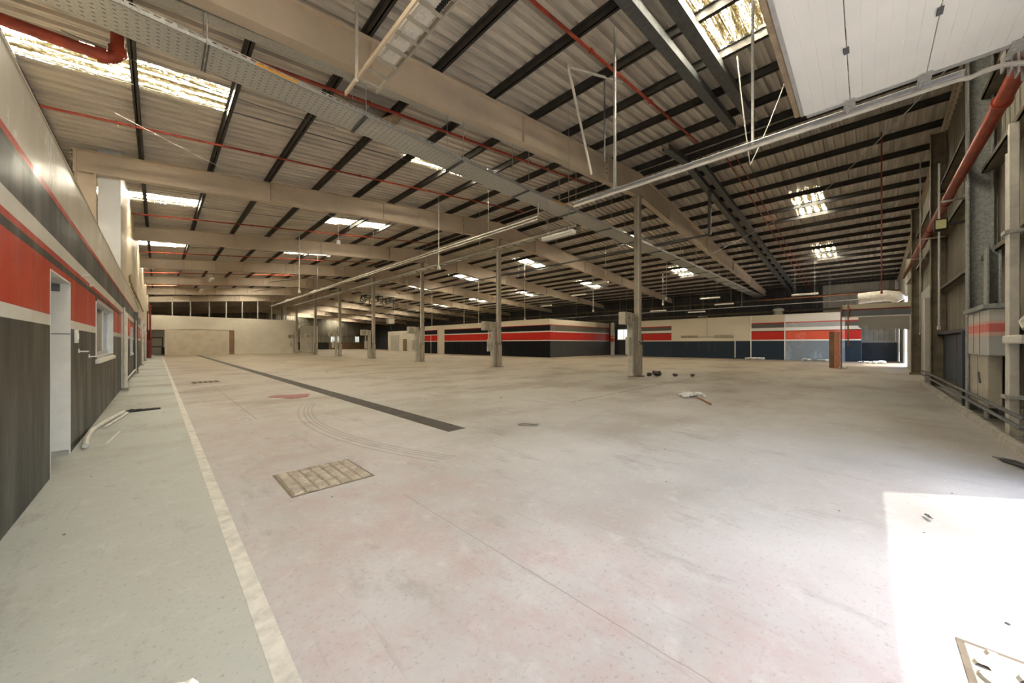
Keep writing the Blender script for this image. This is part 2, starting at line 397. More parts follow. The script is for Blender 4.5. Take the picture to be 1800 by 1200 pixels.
for x in PX:
    z = ztop(x); mb = MB(); L_ = x < XR
    mb.box(x - .012, x + .012, YF, YB, z, z + .19)
    a, bq = (x - .012, x + .065)
    mb.box(a, bq, YF, YB, z, z + .012).box(x - .065, x, YF, YB, z + .18, z + .192)
    mb.box(bq - .01, bq, YF, YB, z, z + .03)
    mb.build('purlin', 'purlin', ceiling)
# sag rods between purlins
for yb in (2.6, 11.4, 20.3, 29.1):
    mb = MB()
    for a, bq in zip(PX[:10], PX[1:11]): mb.box(a, bq, yb - .012, yb + .012, ztop(a) + .10, ztop(bq) + .10) if 0 else mb.tube([(a, yb, ztop(a) + .05), (bq, yb, ztop(bq) + .05)], .012, 5, False)
    mb.build('sag_rod', 'galv_dark', ceiling)

# ------------------------------------------------------------------ portal frames: tapered tan beams
def depth(x):
    T = [(-2.3, .60), (1.5, .70), (5.6, .76), (14.7, 1.0), (20, 1.0), (32, .7), (42, .42)]
    for (a, p_), (bq, q_) in zip(T, T[1:]):
        if x <= bq: return p_ + (q_ - p_) * (max(x, a) - a) / (bq - a)
    return .42
def beam(yc, xs, fw=.12, k=1.0):
    """tapered I section along X at yc: web plus two flanges"""
    mb = MB()
    for a, bq in zip(xs, xs[1:]):
        ta, tb = ztop(a), ztop(bq); da, db = depth(a) * k, depth(bq) * k
        for (ya, yb_, z0a, z1a, z0b, z1b) in ((yc - .006, yc + .006, ta - da, ta, tb - db, tb), (yc - fw, yc + fw, ta - .015, ta, tb - .015, tb), (yc - fw, yc + fw, ta - da, ta - da + .015, tb - db, tb - db + .015)):
            mb.add([(a, ya, z0a), (bq, ya, z0b), (bq, yb_, z0b), (a, yb_, z0a), (a, ya, z1a), (bq, ya, z1b), (bq, yb_, z1b), (a, yb_, z1a)],
                   [(0, 3, 2, 1), (4, 5, 6, 7), (0, 1, 5, 4), (1, 2, 6, 5), (2, 3, 7, 6), (3, 0, 4, 7)])
    return mb
for k, y in enumerate(FR):
    lab = 'slim tan roof beam along the top of the corrugated gable wall' if k == 0 else \
          f'{"nearest" if k == 1 else ORD[k-1]} tapered tan steel roof beam counted from the camera'
    x0 = -1.67 if k < 3 else -.85
    t = thing('roof_beam', lab, 'roof beam', (XR, y, 6.5), 'tapered roof beams of the portal frames')
    kk = .42 if k == 0 else 1
    beam(y, [x0, 1.5, 5.6, XR], .12, kk).build('rafter', 'tan_steel', t)
    beam(y, [XR, 20, 32, XE], .12, kk).build('rafter', 'tan_steel', t)
    if k:
        for xs in ((x0 - .012, x0 + .012), (12.0, 12.03), (-.0, .0)):
            if xs[0] == xs[1]: continue
            xx = xs[0]; pl = MB().box(xs[0], xs[1] + .012, y - .13, y + .13, ztop(xx) - depth(xx) - .04, ztop(xx) + .02)
            pp = pl.build('splice_plate', 'tan_steel', t)
            bl = MB()
            for zz in (.06, .18, .45, .6):
                for s_ in (-1, 1): bl.box(xx - .03, xx + .055, y + s_ * .08 - .018, y + s_ * .08 + .018, ztop(xx) - zz - .018, ztop(xx) - zz + .018)
            bo = bl.build('bolt_set', 'galv_dark', pp)
        for xx in (3.0, 7.4, 18, 24, 30, 36):          # web stiffeners
            st_ = MB().box(xx - .005, xx + .005, y - .105, y + .105, ztop(xx) - depth(xx) + .015, ztop(xx) - .016); st_.build('stiffener', 'tan_steel', t)
        fb = MB()                                       # flange braces to purlins
        for xx in PX[2:-1:2]:
            fb.tube([(xx, y - .9, ztop(xx) + .02), (xx + .02, y - .1, ztop(xx) - depth(xx) + .03)], .016, 4, False)
        if k > 3: fb.build('flange_brace_set', 'tan_steel', t)

# ------------------------------------------------------------------ interior columns on the ridge line
def column(y, label):
    t = thing('steel_column', label, 'column', (XR, y, 0), 'columns along the ridge line')
    x = XR; zt = ztop(XR) - 1.0
    MB().cbox(x - .12, x + .12, y - .12, y + .12, 1.35, zt, .02).build('shaft', 'column_paint', t)
    MB().cbox(x - .15, x + .15, y - .15, y + .15, .02, 1.36, .02).build('lower_casing', 'column_paint', t)
    MB().cbox(x - .22, x + .22, y - .22, y + .22, 0, .03, .006).build('base_plate', 'galv_dark', t)
    MB().cbox(x - .2, x + .2, y - .2, y + .2, zt - .02, zt, .005).build('cap_plate', 'column_paint', t)
    p_ = MB().cbox(x - .50, x - .26, y - .02, y + .22, .02, 2.35, .015).build('trunking_post', 'box_grey', t)
    MB().box(x - .385, x - .375, y - .03, y - .02, .1, 2.3).build('cover_seam', 'galv_dark', p_)
    bx = MB().cbox(x - 1.15, x - .55, y - .02, y + .30, 2.20, 2.72, .02).build('switch_box', 'box_grey', t)
    MB().cbox(x - 1.11, x - .72, y - .045, y - .018, 2.25, 2.67, .008).build('box_lid', 'column_paint', bx)
    MB().tube([(x - .90, y - .07, 2.47), (x - .90, y - .03, 2.47)], .025, 8).build('lock', 'black', bx)
    MB().cbox(x - .56, x - .22, y + .0, y + .26, 2.30, 2.70, .015).build('cable_entry', 'column_paint', t)
    sb = MB().cbox(x - .82, x - .58, y + .0, y + .16, .95, 1.68, .012).build('socket_box', 'box_grey', t)
    for q in range(3): MB().cbox(x - .60, x - .575, y + .03, y + .12, 1.02 + q * .21, 1.15 + q * .21, .004).build('socket', 'black', sb)
    for dx in (-.17, -.22): MB().tube([(x + dx, y - .13, 1.4 if dx > -.2 else 2.7), (x + dx, y - .13, zt)], .022, 6).build('conduit', 'pale_pipe', t)
    for dx in (-.75, -.68): MB().tube([(x + dx, y + .1, 1.68), (x + dx, y + .1, 2.2)], .016, 6).build('conduit', 'pale_pipe', t)
    cb = MB().tube([(x - .2, y - .14, 1.5), (x - .1, y - .2, 1.38), (x + .05, y - .2, 1.40), (x + .16, y - .14, 1.52), (x + .17, y - .1, 1.8)], .018, 6); cb.build('loose_cable', 'cable', t)
    return t
CL = ['nearest cream steel column, carrying switch boxes, beside floor rubble', 'second cream steel column from the camera, in front of the red striped booth',
      'third steel column from the camera, at the left end of the red striped booth', 'fourth steel column from the camera in the row',
      'fifth steel column from the camera in the row', 'sixth steel column from the camera in the row', 'dark column at the right end of the white partition',
      'eighth column of the row, behind the partition', 'ninth column of the row, behind the partition']
c0 = column(7.0, CL[0])
for i in range(1, 9):
    c_ = copy_tree(c0, (XR, 7 + BAY * i, 0)); c_['label'] = CL[i]

# ------------------------------------------------------------------ left side: striped office wall
WX = -.79
def wall_boxes(x0, x1, y0, y1, z0, z1, ops):
    """wall along Y with rectangular openings (ya, yb, za, zb)"""
    mb = MB(); cur = y0
    for (ya, yb, za, zb) in sorted(ops):
        if ya > cur: mb.box(x0, x1, cur, ya, z0, z1)
        if za > z0: mb.box(x0, x1, ya, yb, z0, za)
        if zb < z1: mb.box(x0, x1, ya, yb, zb, z1)
        cur = yb
    if cur < y1: mb.box(x0, x1, cur, y1, z0, z1)
    return mb
wl_ = struct(wall_boxes(WX - .2, WX, YF, 60, 0, 3.59, [(6.0, 7.22, 0, 2.18), (9.82, 13.25, 1.12, 2.22), (21.2, 23.0, 1.0, 2.1)]), 'wall_left', 'left_stripes')
for yy in (14.8,): MB().box(WX, WX + .003, yy - .006, yy + .006, 0, 3.0).build('panel_seam', 'galv_dark', wl_)
MB().box(WX - .22, WX + .01, YF, 60, 3.59, 3.61).build('wall_capping', 'cream', wl_)
struct(MB().box(XL, WX - .2, YF, 60, 3.35, 3.58), 'ceiling_offices', 'cream')
struct(MB().box(XL - .1, XL, YF, YB, 0, 9.2), 'wall_left_outer', 'cream')
struct(MB().box(WX - .1, WX, 16.05, YB, 3.59, 7.4), 'wall_left_upper', 'upper_wall')
struct(MB().box(-1.24, WX, 15.98, 16.05, 3.5, 7.2), 'wall_left_end', 'white_panel')
fc = thing('frame_column', 'tan steel wall column behind the striped wall under the second roof beam', 'column', (-1.45, 15.85, 0))
MB().box(-1.62, -1.27, 15.84, 15.86, 3.6, ztop(-1.45) - .6).build('web', 'tan_steel', fc)
MB().box(-1.29, -1.26, 15.72, 15.97, 3.6, ztop(-1.28) - .61).build('flange', 'tan_steel', fc); MB().box(-1.65, -1.62, 15.72, 15.98, 3.6, ztop(-1.65) - .02).build('flange', 'tan_steel', fc)
# rooms behind the openings
struct(MB().box(XL + .02, XL + .05, 4.5, 30, 0, 3.3), 'wall_office', 'white_paint')
d1 = struct(MB().box(WX - .2, WX + .002, 7.2, 7.222, 0, 2.18).box(WX - .2, WX + .002, 5.998, 6.02, 0, 2.18).box(WX - .2, WX + .002, 6.02, 7.2, 2.16, 2.182), 'door_1', 'white_paint')
MB().cbox(WX - .19, WX - .08, 7.17, 7.2, 2.06, 2.15, .004).build('vent', 'galv_dark', d1)
MB().box(WX - .2, WX - .01, 7.14, 7.2, 0, .05).build('broken_threshold', 'concrete', d1)
MB().box(WX - .2, WX, 7.195, 7.2, 1.52, 1.53).build('jamb_seam', 'galv_dark', d1)
def window(name, y0, y1, z0, z1):
    w = struct(MB().box(WX - .14, WX + .012, y0, y0 + .05, z0, z1).box(WX - .14, WX + .012, y1 - .05, y1, z0, z1).box(WX - .14, WX + .012, y0, y1, z1 - .05, z1).box(WX - .14, WX + .012, y0, y1, z0, z0 + .05), name, 'alu')
    MB().cbox(WX - .14, WX + .05, y0 - .04, y1 + .04, z0 - .08, z0, .008).build('window_sill', 'white_paint', w)
    ym = (y0 + y1) / 2
    for (a, bq, xo) in ((y0 + .05, ym + .1, -.05), (ym - .1, y1 - .05, -.09)):
        s_ = MB()
        for q in ((a, a + .06, z0 + .05, z1 - .05), (bq - .06, bq, z0 + .05, z1 - .05), (a, bq, z0 + .05, z0 + .13), (a, bq, z1 - .12, z1 - .05)):
            s_.box(WX + xo - .015, WX + xo + .015, *q)
        sa = s_.build('sash', 'alu', w); MB().box(WX + xo - .003, WX + xo + .003, a + .06, bq - .06, z0 + .12, z1 - .11).build('pane', 'glass', sa)
    return w
window('window_1', 9.82, 13.25, 1.12, 2.22); window('window_2', 21.2, 23.0, 1.0, 2.1)
PIL = ['white boxed pilaster on the striped wall just past the sliding window', 'dark-edged pilaster further along the striped wall', 'narrow pilaster near the far end of the striped wall', 'last pilaster on the striped wall before the red cabinet']
for i, y in enumerate((16.2, 24.7, 33.5, 42.4)):
    t = thing('pilaster', PIL[i], 'pilaster', (WX, y, 0), 'pilasters on the striped wall')
    MB().cbox(WX, WX + .13, y - .18, y + .18, 0, 2.33 if i == 0 else 2.9, .01).build('casing', 'white_paint' if i != 1 else 'galv_dark', t)
    MB().tube([(WX + .07, y - .22, .05), (WX + .07, y - .22, 2.5)], .025, 6).build('conduit', 'pale_pipe', t)
    MB().cbox(WX + .0, WX + .16, y - .2, y + .2, 0, .06, .01).build('base', 'concrete', t)
# small things on the wall
for i, (y, z) in enumerate(((7.55, 1.5),)):
    t = thing('light_switch', 'small white light switch right of the doorway', 'switch', (WX, y, z - .07))
    MB().cbox(WX, WX + .03, y - .07, y + .07, z - .09, z + .09, .006).build('plate', 'white_paint', t); MB().box(WX + .03, WX + .036, y - .03, y + .03, z - .04, z + .04).build('rocker', 'door_white', t)
for (y, z, lab) in ((7.9, 1.29, 'short white wall bracket nearest the doorway below the switch'), (8.95, 1.19, 'short white wall bracket left of the window sill'),
                    (8.15, 2.40, 'short white bracket on the black stripe above the red panel'), (9.1, 2.36, 'short white bracket on the black stripe left of the window')):
    t = thing('wall_bracket', lab, 'bracket', (WX, y, z), 'short white brackets on the striped wall')
    MB().box(WX, WX + .004, y - .05, y + .05, z - .02, z + .04).build('plate', 'white_paint', t); MB().cbox(WX + .004, WX + .09, y - .06, y + .06, z - .008, z + .008, .003).build('arm', 'white_paint', t)
# cable and hose on the walkway
hp = [(-.68, 7.35, .04), (-.72, 7.9, .035), (-.74, 8.65, .03), (-.66, 9.4, .03), (-.55, 10.1, .03), (-.48, 10.6, .03)]
hose = thing('flexible_conduit', 'pale flexible conduit lying at the foot of the striped wall', 'conduit', (-.7, 7.4, 0))
MB().tube(hp, .032, 8).build('hose', 'pale_pipe', hose); MB().tube([(-.62, 8.9, .02), (-.5, 9.8, .02), (-.43, 10.5, .02)], .022, 6).build('inner_pipe', 'pale_pipe', hose)
ct = MB()
for i in range(14):
    a = R.uniform(-.05, .05); pts = [(-.48, 10.6, .03)]
    for q in range(1, 6): pts.append((-.48 + q * .10 + R.uniform(-.03, .03), 10.62 + q * .05 + R.uniform(-.08, .08) - .02 * q, .012 + R.random() * .05 * (5 - q) / 5))
    ct.tube(pts, .010, 5)
tag(ct.build('cable_tangle', 'cable', None, (-.3, 10.7, 0)), 'frayed bundle of black cables on the walkway at the end of the conduit', 'cables')
tag(MB().tube([(-.50, 7.45, .012), (-.42, 8.35, .012)], .014, 6).build('thin_pipe', 'pale_pipe', None, (-.46, 7.9, 0)), 'thin straight pale pipe lying alone on the walkway', 'pipe')
bp = MB().tube([(WX + .04, 17.2, .18), (WX + .04, 24.4, .18)], .03, 6); tag(bp.build('wall_pipe', 'pale_pipe', None, (WX, 20, .15)), 'pale pipe along the base of the striped wall', 'pipe')
cv = []
for i in range(60): cv.append((WX + .06 + .02 * math.sin(i * 1.7), 19 + i * .3, 3.66 + .07 * abs(math.sin(i * .9)) + .12 * math.exp(-((i - 1) / 2.) ** 2) * 2))
tag(MB().tube(cv, .03, 5).build('loose_wire', 'wood', None, (WX, 28, 3.62)), 'curled loose wiring strung along the top edge of the striped wall', 'wire')
# fire hose cabinet
t = thing('fire_cabinet', 'dark red fire cabinet with riser pipe at the far end of the striped wall', 'cabinet', (-.6, 50, 0))
MB().cbox(-.79, -.42, 49.7, 50.4, 0, 1.72, .02).build('body', 'red_box', t); MB().cbox(-.74, -.47, 49.67, 49.7, .1, 1.6, .008).build('door', 'red_box', t)
MB().tube([(-.52, 50, 1.7), (-.52, 50, 5.2)], .07, 8).build('riser', 'red_box', t); MB().tube([(-.70, 50.1, 1.7), (-.70, 50.1, 4.6)], .05, 8).build('riser', 'red_box', t)

# ------------------------------------------------------------------ white partition at the far left
PY = 60.1
wp = struct(MB().box(.6, .78, PY, PY + .15, 0, 4.85).box(7.3, 14.85, PY, PY + .15, 0, 4.85).box(.78, 7.3, PY, PY + .15, 3.2, 4.85).box(-.79, .6, PY, PY + .15, 3.08, 4.85).box(.78, 7.3, PY + .10, PY + .15, 0, 3.2), 'wall_partition', 'partition')
MB().box(.78, 6.72, PY + .05, PY + .099, 0, 3.19).build('infill_panel', 'patch', wp); MB().box(6.78, 7.29, PY + .06, PY + .099, 0, 3.19).build('infill_strip', 'brown', wp)
for x in (1.28, 2.93, 4.74, 6.46, 8.16, 9.89, 11.56, 13.32):
    MB().box(x - .05, x + .05, PY + .03, PY + .12, 4.85, ztop(x) - depth(x)).build('stud', 'galv', wp)
struct(MB().box(-.79, 9, 70, 70.2, 0, 3.6), 'wall_passage', 'partition')
t = thing('dark_shelf_frame', 'black open frame standing in the passage left of the partition', 'frame', (.1, 66, 0))
for a in ((-.66, -.54, 0, 2.25), (.42, .54, 0, 2.25)): MB().box(a[0], a[1], 65.95, 66.05, a[2], a[3]).build('post', 'black', t)
MB().box(-.54, .42, 65.95, 66.05, 2.15, 2.25).build('top_bar', 'black', t); MB().box(-.54, .42, 65.95, 66.05, .95, 1.05).build('rail', 'black', t); MB().cbox(.36, .85, 65.7, 66.2, 0, .95, .01).build('bin', 'black', t)

# ------------------------------------------------------------------ back wall, far-right wall
def corr_wall(width, pit, hgt, h_=.035):
    pr = []; k = int(round(width / pit))
    for i in range(k): pr += [(i * pit, 0), (i * pit + pit * .56, 0), (i * pit + pit * .66, h_), (i * pit + pit * .9, h_)]
    pr.append((width, 0)); return pr
def wall_sheet_x(name, x0, width, y, zf, zt0, zt1, m, parent, pit=.2875, sgn=1):     # sheet in the XZ plane, ribs vertical
    mb = MB(); pr = corr_wall(width, pit, 0); nn = len(pr)
    for top in (0, 1):
        for u, dz in pr: mb.v.append((x0 + u, y + sgn * dz, zf if not top else zt0 + (zt1 - zt0) * u / width))
    mb.f = [(i, i + 1, nn + i + 1, nn + i) for i in range(nn - 1)]
    return mb.build(name, m, parent)
def wall_sheet_y(name, y0, width, x, zf, zt, m, parent, pit=.2875, sgn=-1):
    mb = MB(); pr = corr_wall(width, pit, 0); nn = len(pr)
    for top in (0, 1):
        for u, dz in pr: mb.v.append((x + sgn * dz, y0 + u, zt if top else zf))
    mb.f = [(i, i + 1, nn + i + 1, nn + i) for i in range(nn - 1)]
    return mb.build(name, m, parent)
wb = struct(MB().box(XL, 25, YB, YB + .1, 0, 9.2).box(25, 44, YB, YB + .1, 3.4, 9.2).box(25, 44, YB, YB + .1, 0, 1.75)
            .box(25, 25.6, YB, YB + .1, 1.75, 3.4).box(27.6, 30.8, YB, YB + .1, 1.75, 3.4).box(32.8, 36.8, YB, YB + .1, 1.75, 3.4).box(38, 44, YB, YB + .1, 1.75, 3.4), 'wall_back', 'wall_sheet')
for i in range(12):
    x = -2.2 + i * 3.7
    if x + 3.7 < 25.3 or True: wall_sheet_x('wall_sheet', x, 3.7, YB - .05, 3.45 if x > 21 else 1.75, zsheet(x), zsheet(x + 3.7), 'wall_sheet', wb, .37, -1)
MB().box(14, 30.4, YB - .12, YB - .05, 0, 1.75).build('dado', 'black', wb); MB().box(30.4, 42, YB - .14, YB - .05, 0, 1.7).build('dado', 'brown', wb)
for z in (2.4, 4.6, 6.4): MB().box(XL, 25, YB - .2, YB - .06, z, z + .18).build('girt', 'girt', wb)
for k, (a, bq) in enumerate(((25.6, 27.6), (30.8, 32.8), (36.8, 38))):
    w = struct(MB().box(a, a + .1, YB - .05, YB + .05, 1.75, 3.4).box(bq - .1, bq, YB - .05, YB + .05, 1.75, 3.4).box(a, bq, YB - .05, YB + .05, 3.3, 3.4).box(a, bq, YB - .05, YB + .05, 1.75, 1.85).box((a + bq) / 2 - .04, (a + bq) / 2 + .04, YB - .05, YB + .05, 1.8, 3.35), f'window_{k+3}', 'alu')
    MB().box(a + .1, (a + bq) / 2 - .04, YB - .005, YB + .005, 1.85, 3.3).build('pane', 'clear_glass', w); MB().box((a + bq) / 2 + .04, bq - .1, YB - .005, YB + .005, 1.85, 3.3).build('pane', 'clear_glass', w)
we = struct(wall_boxes(XE + .06, XE + .16, YF, YB, 0, 9.2, [(20.9, 22.8, 1.85, 3.3)]), 'wall_far_right', 'wall_sheet_dark')
y = -1.84; i = 0
while y < 60:
    w_ = 2.3
    m_ = 'wall_sheet_pale' if y < 2.5 else 'wall_sheet_dark'
    if 20.9 - w_ < y < 22.8: wall_sheet_y('wall_sheet', y, w_, XE + .05, 3.3, zsheet(XE) - .02, m_, we, .2875)
    else: wall_sheet_y('wall_sheet', y, w_, XE + .05, 0, zsheet(XE) - .02, m_, we, .2875)
    y += w_
for z in (4.4, 5.6): MB().box(XE - .12, XE, YF, 60, z, z + .16).build('girt', 'girt', we)
w = struct(MB().box(XE, XE + .1, 20.9, 21.0, 1.85, 3.3).box(XE, XE + .1, 22.7, 22.8, 1.85, 3.3).box(XE, XE + .1, 21, 22.7, 3.2, 3.3).box(XE, XE + .1, 21, 22.7, 1.85, 1.95).box(XE, XE + .1, 21.82, 21.88, 1.95, 3.2), 'window_6', 'alu')
for a, bq in ((21.0, 21.82), (21.88, 22.7)): MB().box(XE + .045, XE + .055, a, bq, 1.95, 3.2).build('pane', 'clear_glass', w)
fdd = struct(MB().box(XE - .06, XE - .01, YF + .1, .3, 0, 1.5), 'trim_1', 'dark_blue')
struct(MB().box(XE - .1, XE - .02, YF + .1, .3, 1.5, 1.62), 'trim_2', 'pale_pipe')

# ------------------------------------------------------------------ striped booths
b1 = thing('striped_booth', 'large booth with red and black stripes in the middle of the hall', 'booth', (28.4, 22.95, 0))
MB().box(28.4, 28.5, 22.95, 41.8, 0, 3.96).build('side_wall', 'box_black', b1); MB().box(28.4, 28.5, 43.6, 47, 0, 3.96).build('side_wall', 'box_black', b1)
dp = MB().box(28.42, 28.48, 41.8, 43.6, 0, 3.96).build('door_panel', 'cream', b1)
MB().box(28.38, 28.40, 45.2, 45.26, 0, 2.6).build('panel_seam', 'white_paint', b1)
MB().box(28.5, 40.3, 22.95, 23.05, 0, 3.96).build('end_wall', 'box_grey_stripes', b1)
MB().box(28.5, 40.3, 23.05, 47, 3.86, 3.95).build('roof_panel', 'cream', b1); MB().box(40.2, 40.3, 23.05, 47, 0, 3.86).build('rear_wall', 'cream', b1)
MB().box(28.38, 28.52, 22.93, 47, 3.96, 4.0).build('capping', 'cream', b1)
t = thing('striped_bollard', 'white and orange banded pipe post at the right end of the striped booth', 'post', (40.5, 22.7, 0))
MB().tube([(40.5, 22.6, 0), (40.5, 22.6, 2.1), (40.5, 22.6, 3.9)], [.26, .26, .26], 12).build('pipe', 'barrel_bands', t); MB().tube([(40.5, 22.6, 3.9), (40.5, 22.6, 4.05)], [.28, .14], 12).build('cap', 'insulation', t)

b2 = thing('cream_booth', 'long low booth with cream panels over dark blue along the right', 'booth', (38.5, 1.0, 0))
MB().box(38.5, 38.6, 14.62, 19.2, 0, 3.92).build('wall_panel', 'box_blue', b2); MB().box(38.5, 38.6, 7.5, 14.6, 0, 3.92).build('wall_panel', 'box_plain', b2)
MB().box(38.5, 38.6, 5.02, 7.48, 0, 3.92).build('wall_panel', 'box_blue', b2)
tag(MB().box(38.47, 38.57, 1.2, 5.0, 0, 3.92).build('wall_panel', 'box_pale_stripes', b2), 'panel with paler stripes'); MB().box(38.5, 38.6, .28, 1.18, 0, 3.92).build('wall_panel', 'box_blue', b2)
for y in (7.49, 5.01): MB().cbox(38.44, 38.5, y - .035, y + .035, 0, 3.92, .006).build('joint_strip', 'white_paint', b2)
MB().box(38.6, XE - .02, .28, 19.2, 3.8, 3.9).build('roof_panel', 'cream', b2); MB().box(38.6, XE - .02, .28, .38, 0, 3.8).build('end_wall', 'cream', b2); MB().box(38.6, XE - .02, 19.1, 19.2, 0, 3.8).build('end_wall', 'cream', b2)
MB().box(38.46, 38.62, .28, 19.2, 3.92, 3.96).build('capping', 'cream', b2)
# lights and conduit on the cream booth
t = thing('wall_light_pair', 'two dusty tube lights joined by conduit on the cream booth wall', 'light', (38.45, 11, 1.9))
MB().cbox(38.38, 38.5, 12.0, 13.6, 2.03, 2.24, .02).build('batten', 'column_paint', t); MB().cbox(38.38, 38.5, 8.9, 10.5, 2.03, 2.24, .02).build('batten', 'column_paint', t)
MB().tube([(38.44, 10.5, 2.14), (38.44, 12.0, 2.14)], .03, 6).build('conduit', 'pale_pipe', t); MB().tube([(38.44, 11.15, 2.14), (38.44, 11.15, 4.05), (38.3, 11.9, 4.1)], .05, 6).build('conduit', 'box_grey', t)
MB().tube([(38.46, 8.75, .1), (38.46, 8.75, 2.6)], .05, 6).build('downpipe', 'pale_pipe', t)
t = thing('roof_vent', 'round pale vent cowl standing on the cream booth roof', 'vent', (39.5, 5.6, 3.92))
MB().tube([(39.5, 5.6, 3.9), (39.5, 5.6, 4.35)], .34, 14).build('neck', 'box_grey', t); MB().tube([(39.5, 5.6, 4.35), (39.5, 5.6, 4.5), (39.5, 5.6, 4.62)], [.44, .40, .2], 14).build('cowl', 'insulation', t)
# small far site office
b3 = thing('site_office', 'small cream office box with two doors far behind the third column', 'office', (33.7, 58, 0))
MB().box(33.7, 33.8, 58, 70, 0, 3.9).build('front_wall', 'partition', b3); MB().box(33.8, 40, 58, 58.1, 0, 3.9).build('end_wall', 'partition', b3); MB().box(33.8, 40, 58.1, 70, 3.8, 3.9).build('roof_panel', 'partition', b3)
MB().box(33.64, 33.7, 65.3, 68.6, 0, 3.1).build('door', 'box_grey', b3); MB().box(33.66, 33.7, 62.2, 63.6, 0, 2.3).build('door', 'brown', b3)
t = thing('pale_screen', 'plain pale screen standing right of the white partition', 'screen', (17.8, 63, 0))
MB().box(16.6, 19.3, 66, 66.1, 0, 4.4).build('panel', 'partition', t); MB().box(16.6, 16.7, 65.7, 66.4, 0, .08).build('foot', 'galv_dark', t); MB().box(19.2, 19.3, 65.7, 66.4, 0, .08).build('foot', 'galv_dark', t)

# ------------------------------------------------------------------ right (gable) wall
wr = struct(MB().box(6.2, XE, YF - .1, YF - .02, 4.6, 9.2).box(6.2, 32.2, YF - .1, YF - .02, 0, 4.6).box(38, XE, YF - .1, YF - .02, 0, 4.6).box(XL, .0, YF - .1, YF - .02, 0, 9.2).box(0, 6.2, YF - .1, YF - .02, 4.6, 9.2), 'wall_right', 'wall_sheet')
x = 6.4
while x < 19.2:
    wall_sheet_x('wall_sheet', x, 1.15, YF + .02, .05, zsheet(x) - .02, zsheet(x + 1.15) - .02, 'wall_sheet', wr); x += 1.15
xs = x
wall_sheet_x('wall_sheet', xs, 12.65, YF + .02, 3.7, zsheet(xs), zsheet(xs + 12.65), 'wall_sheet', wr)
wall_sheet_x('wall_sheet', xs + 12.65, XE - xs - 12.65, YF + .02, 4.6, zsheet(xs + 12.65), zsheet(XE), 'wall_sheet_pale', wr)
MB().box(xs, 32.2, YF + .0, YF + .1, 0, 3.7).build('grey_lining', 'grey_panel', wr)
MB().box(6.4, 19.3, YF + .04, -1.35, 0, .06).build('kerb', 'concrete', wr)
MB().box(6.4, 19.3, -1.45, -1.36, .06, .10).build('kerb_nosing', 'concrete', wr)
for z in (1.66, 3.03, 4.75, 6.2):
    xe_ = 19.3 if z < 4 else 30
    g = MB().box(7, xe_, -1.80, -1.60, z, z + .02).box(7, xe_, -1.62, -1.60, z, z + .10); g.build('girt', 'girt' if z > 2 else 'dark_blue', wr)
for a in ((12.7, 15.2), (15.25, 17.2), (17.25, 19.2)): MB().cbox(a[0], a[1], -1.78, -1.72, .3, 1.66, .01).build('dado_panel', 'dark_blue', wr)
for a, bq in ((6.6, 8.6), (8.65, 9.6), (11.7, 12.65)): MB().cbox(a, bq, -1.78, -1.74, .1, 1.66, .01).build('dado_panel', 'dark_blue', wr)
MB().box(19.1, 19.4, -1.84, -1.45, 0, 3.0).build('torn_lining_edge', 'plaster', wr)
def gcol(x, ya, yb, z1, label, m='rough_grey', w_=.24):
    t = thing('gable_column', label, 'column', (x, (ya + yb) / 2, 0), 'columns of the corrugated wall')
    MB().cbox(x - w_ / 2, x + w_ / 2, yb - .03, yb, 0, z1, .006).build('flange', m, t); MB().cbox(x - w_ / 2, x + w_ / 2, ya, ya + .03, 0, z1, .006).build('flange', m, t)
    MB().box(x - .012, x + .012, ya + .03, yb - .03, 0, z1).build('web', m, t); MB().cbox(x - w_ / 2 - .06, x + w_ / 2 + .06, ya - .02, yb + .05, .0, .08, .006).build('base_plate', m, t)
gcol(11.5, -1.74, -1.42, ztop(11.5) - .35, 'tall rough grey steel column on the corrugated wall behind the red pipe')
gcol(10.45, -1.66, -1.50, 3.1, 'short rough grey steel post above the electrical cabinet', w_=.26)
gcol(17.6, -1.78, -1.45, ztop(17.6) - .4, 'dark brown wall column midway along the corrugated wall', 'girt', .2)
gcol(24.5, -1.78, -1.45, ztop(24.5) - .4, 'far brown wall column in front of the banded header', 'girt', .2)
# electrical cabinet
t = thing('electrical_cabinet', 'grey electrical cabinet with a faded red patch on the corrugated wall', 'cabinet', (10.5, -1.5, .35))
ub = MB().cbox(9.72, 11.3, -1.60, -1.42, 1.2, 1.98, .012).build('upper_body', 'panel_faded_red', t)
for x in (10.3, 10.8): MB().box(x - .005, x + .005, -1.422, -1.415, 1.22, 1.95).build('door_gap', 'galv_dark', ub)
MB().cbox(9.68, 11.35, -1.62, -1.36, 1.98, 2.06, .01).build('canopy', 'rough_grey', t)
lb = MB().cbox(9.9, 11.3, -1.60, -1.44, .32, 1.2, .012).build('lower_body', 'box_grey', t)
MB().tube([(10.35, -1.43, .7), (10.35, -1.41, .9)], .012, 6).build('handle', 'galv_dark', lb); MB().box(10.6, 10.61, -1.442, -1.436, .34, 1.18).build('door_gap', 'galv_dark', lb)
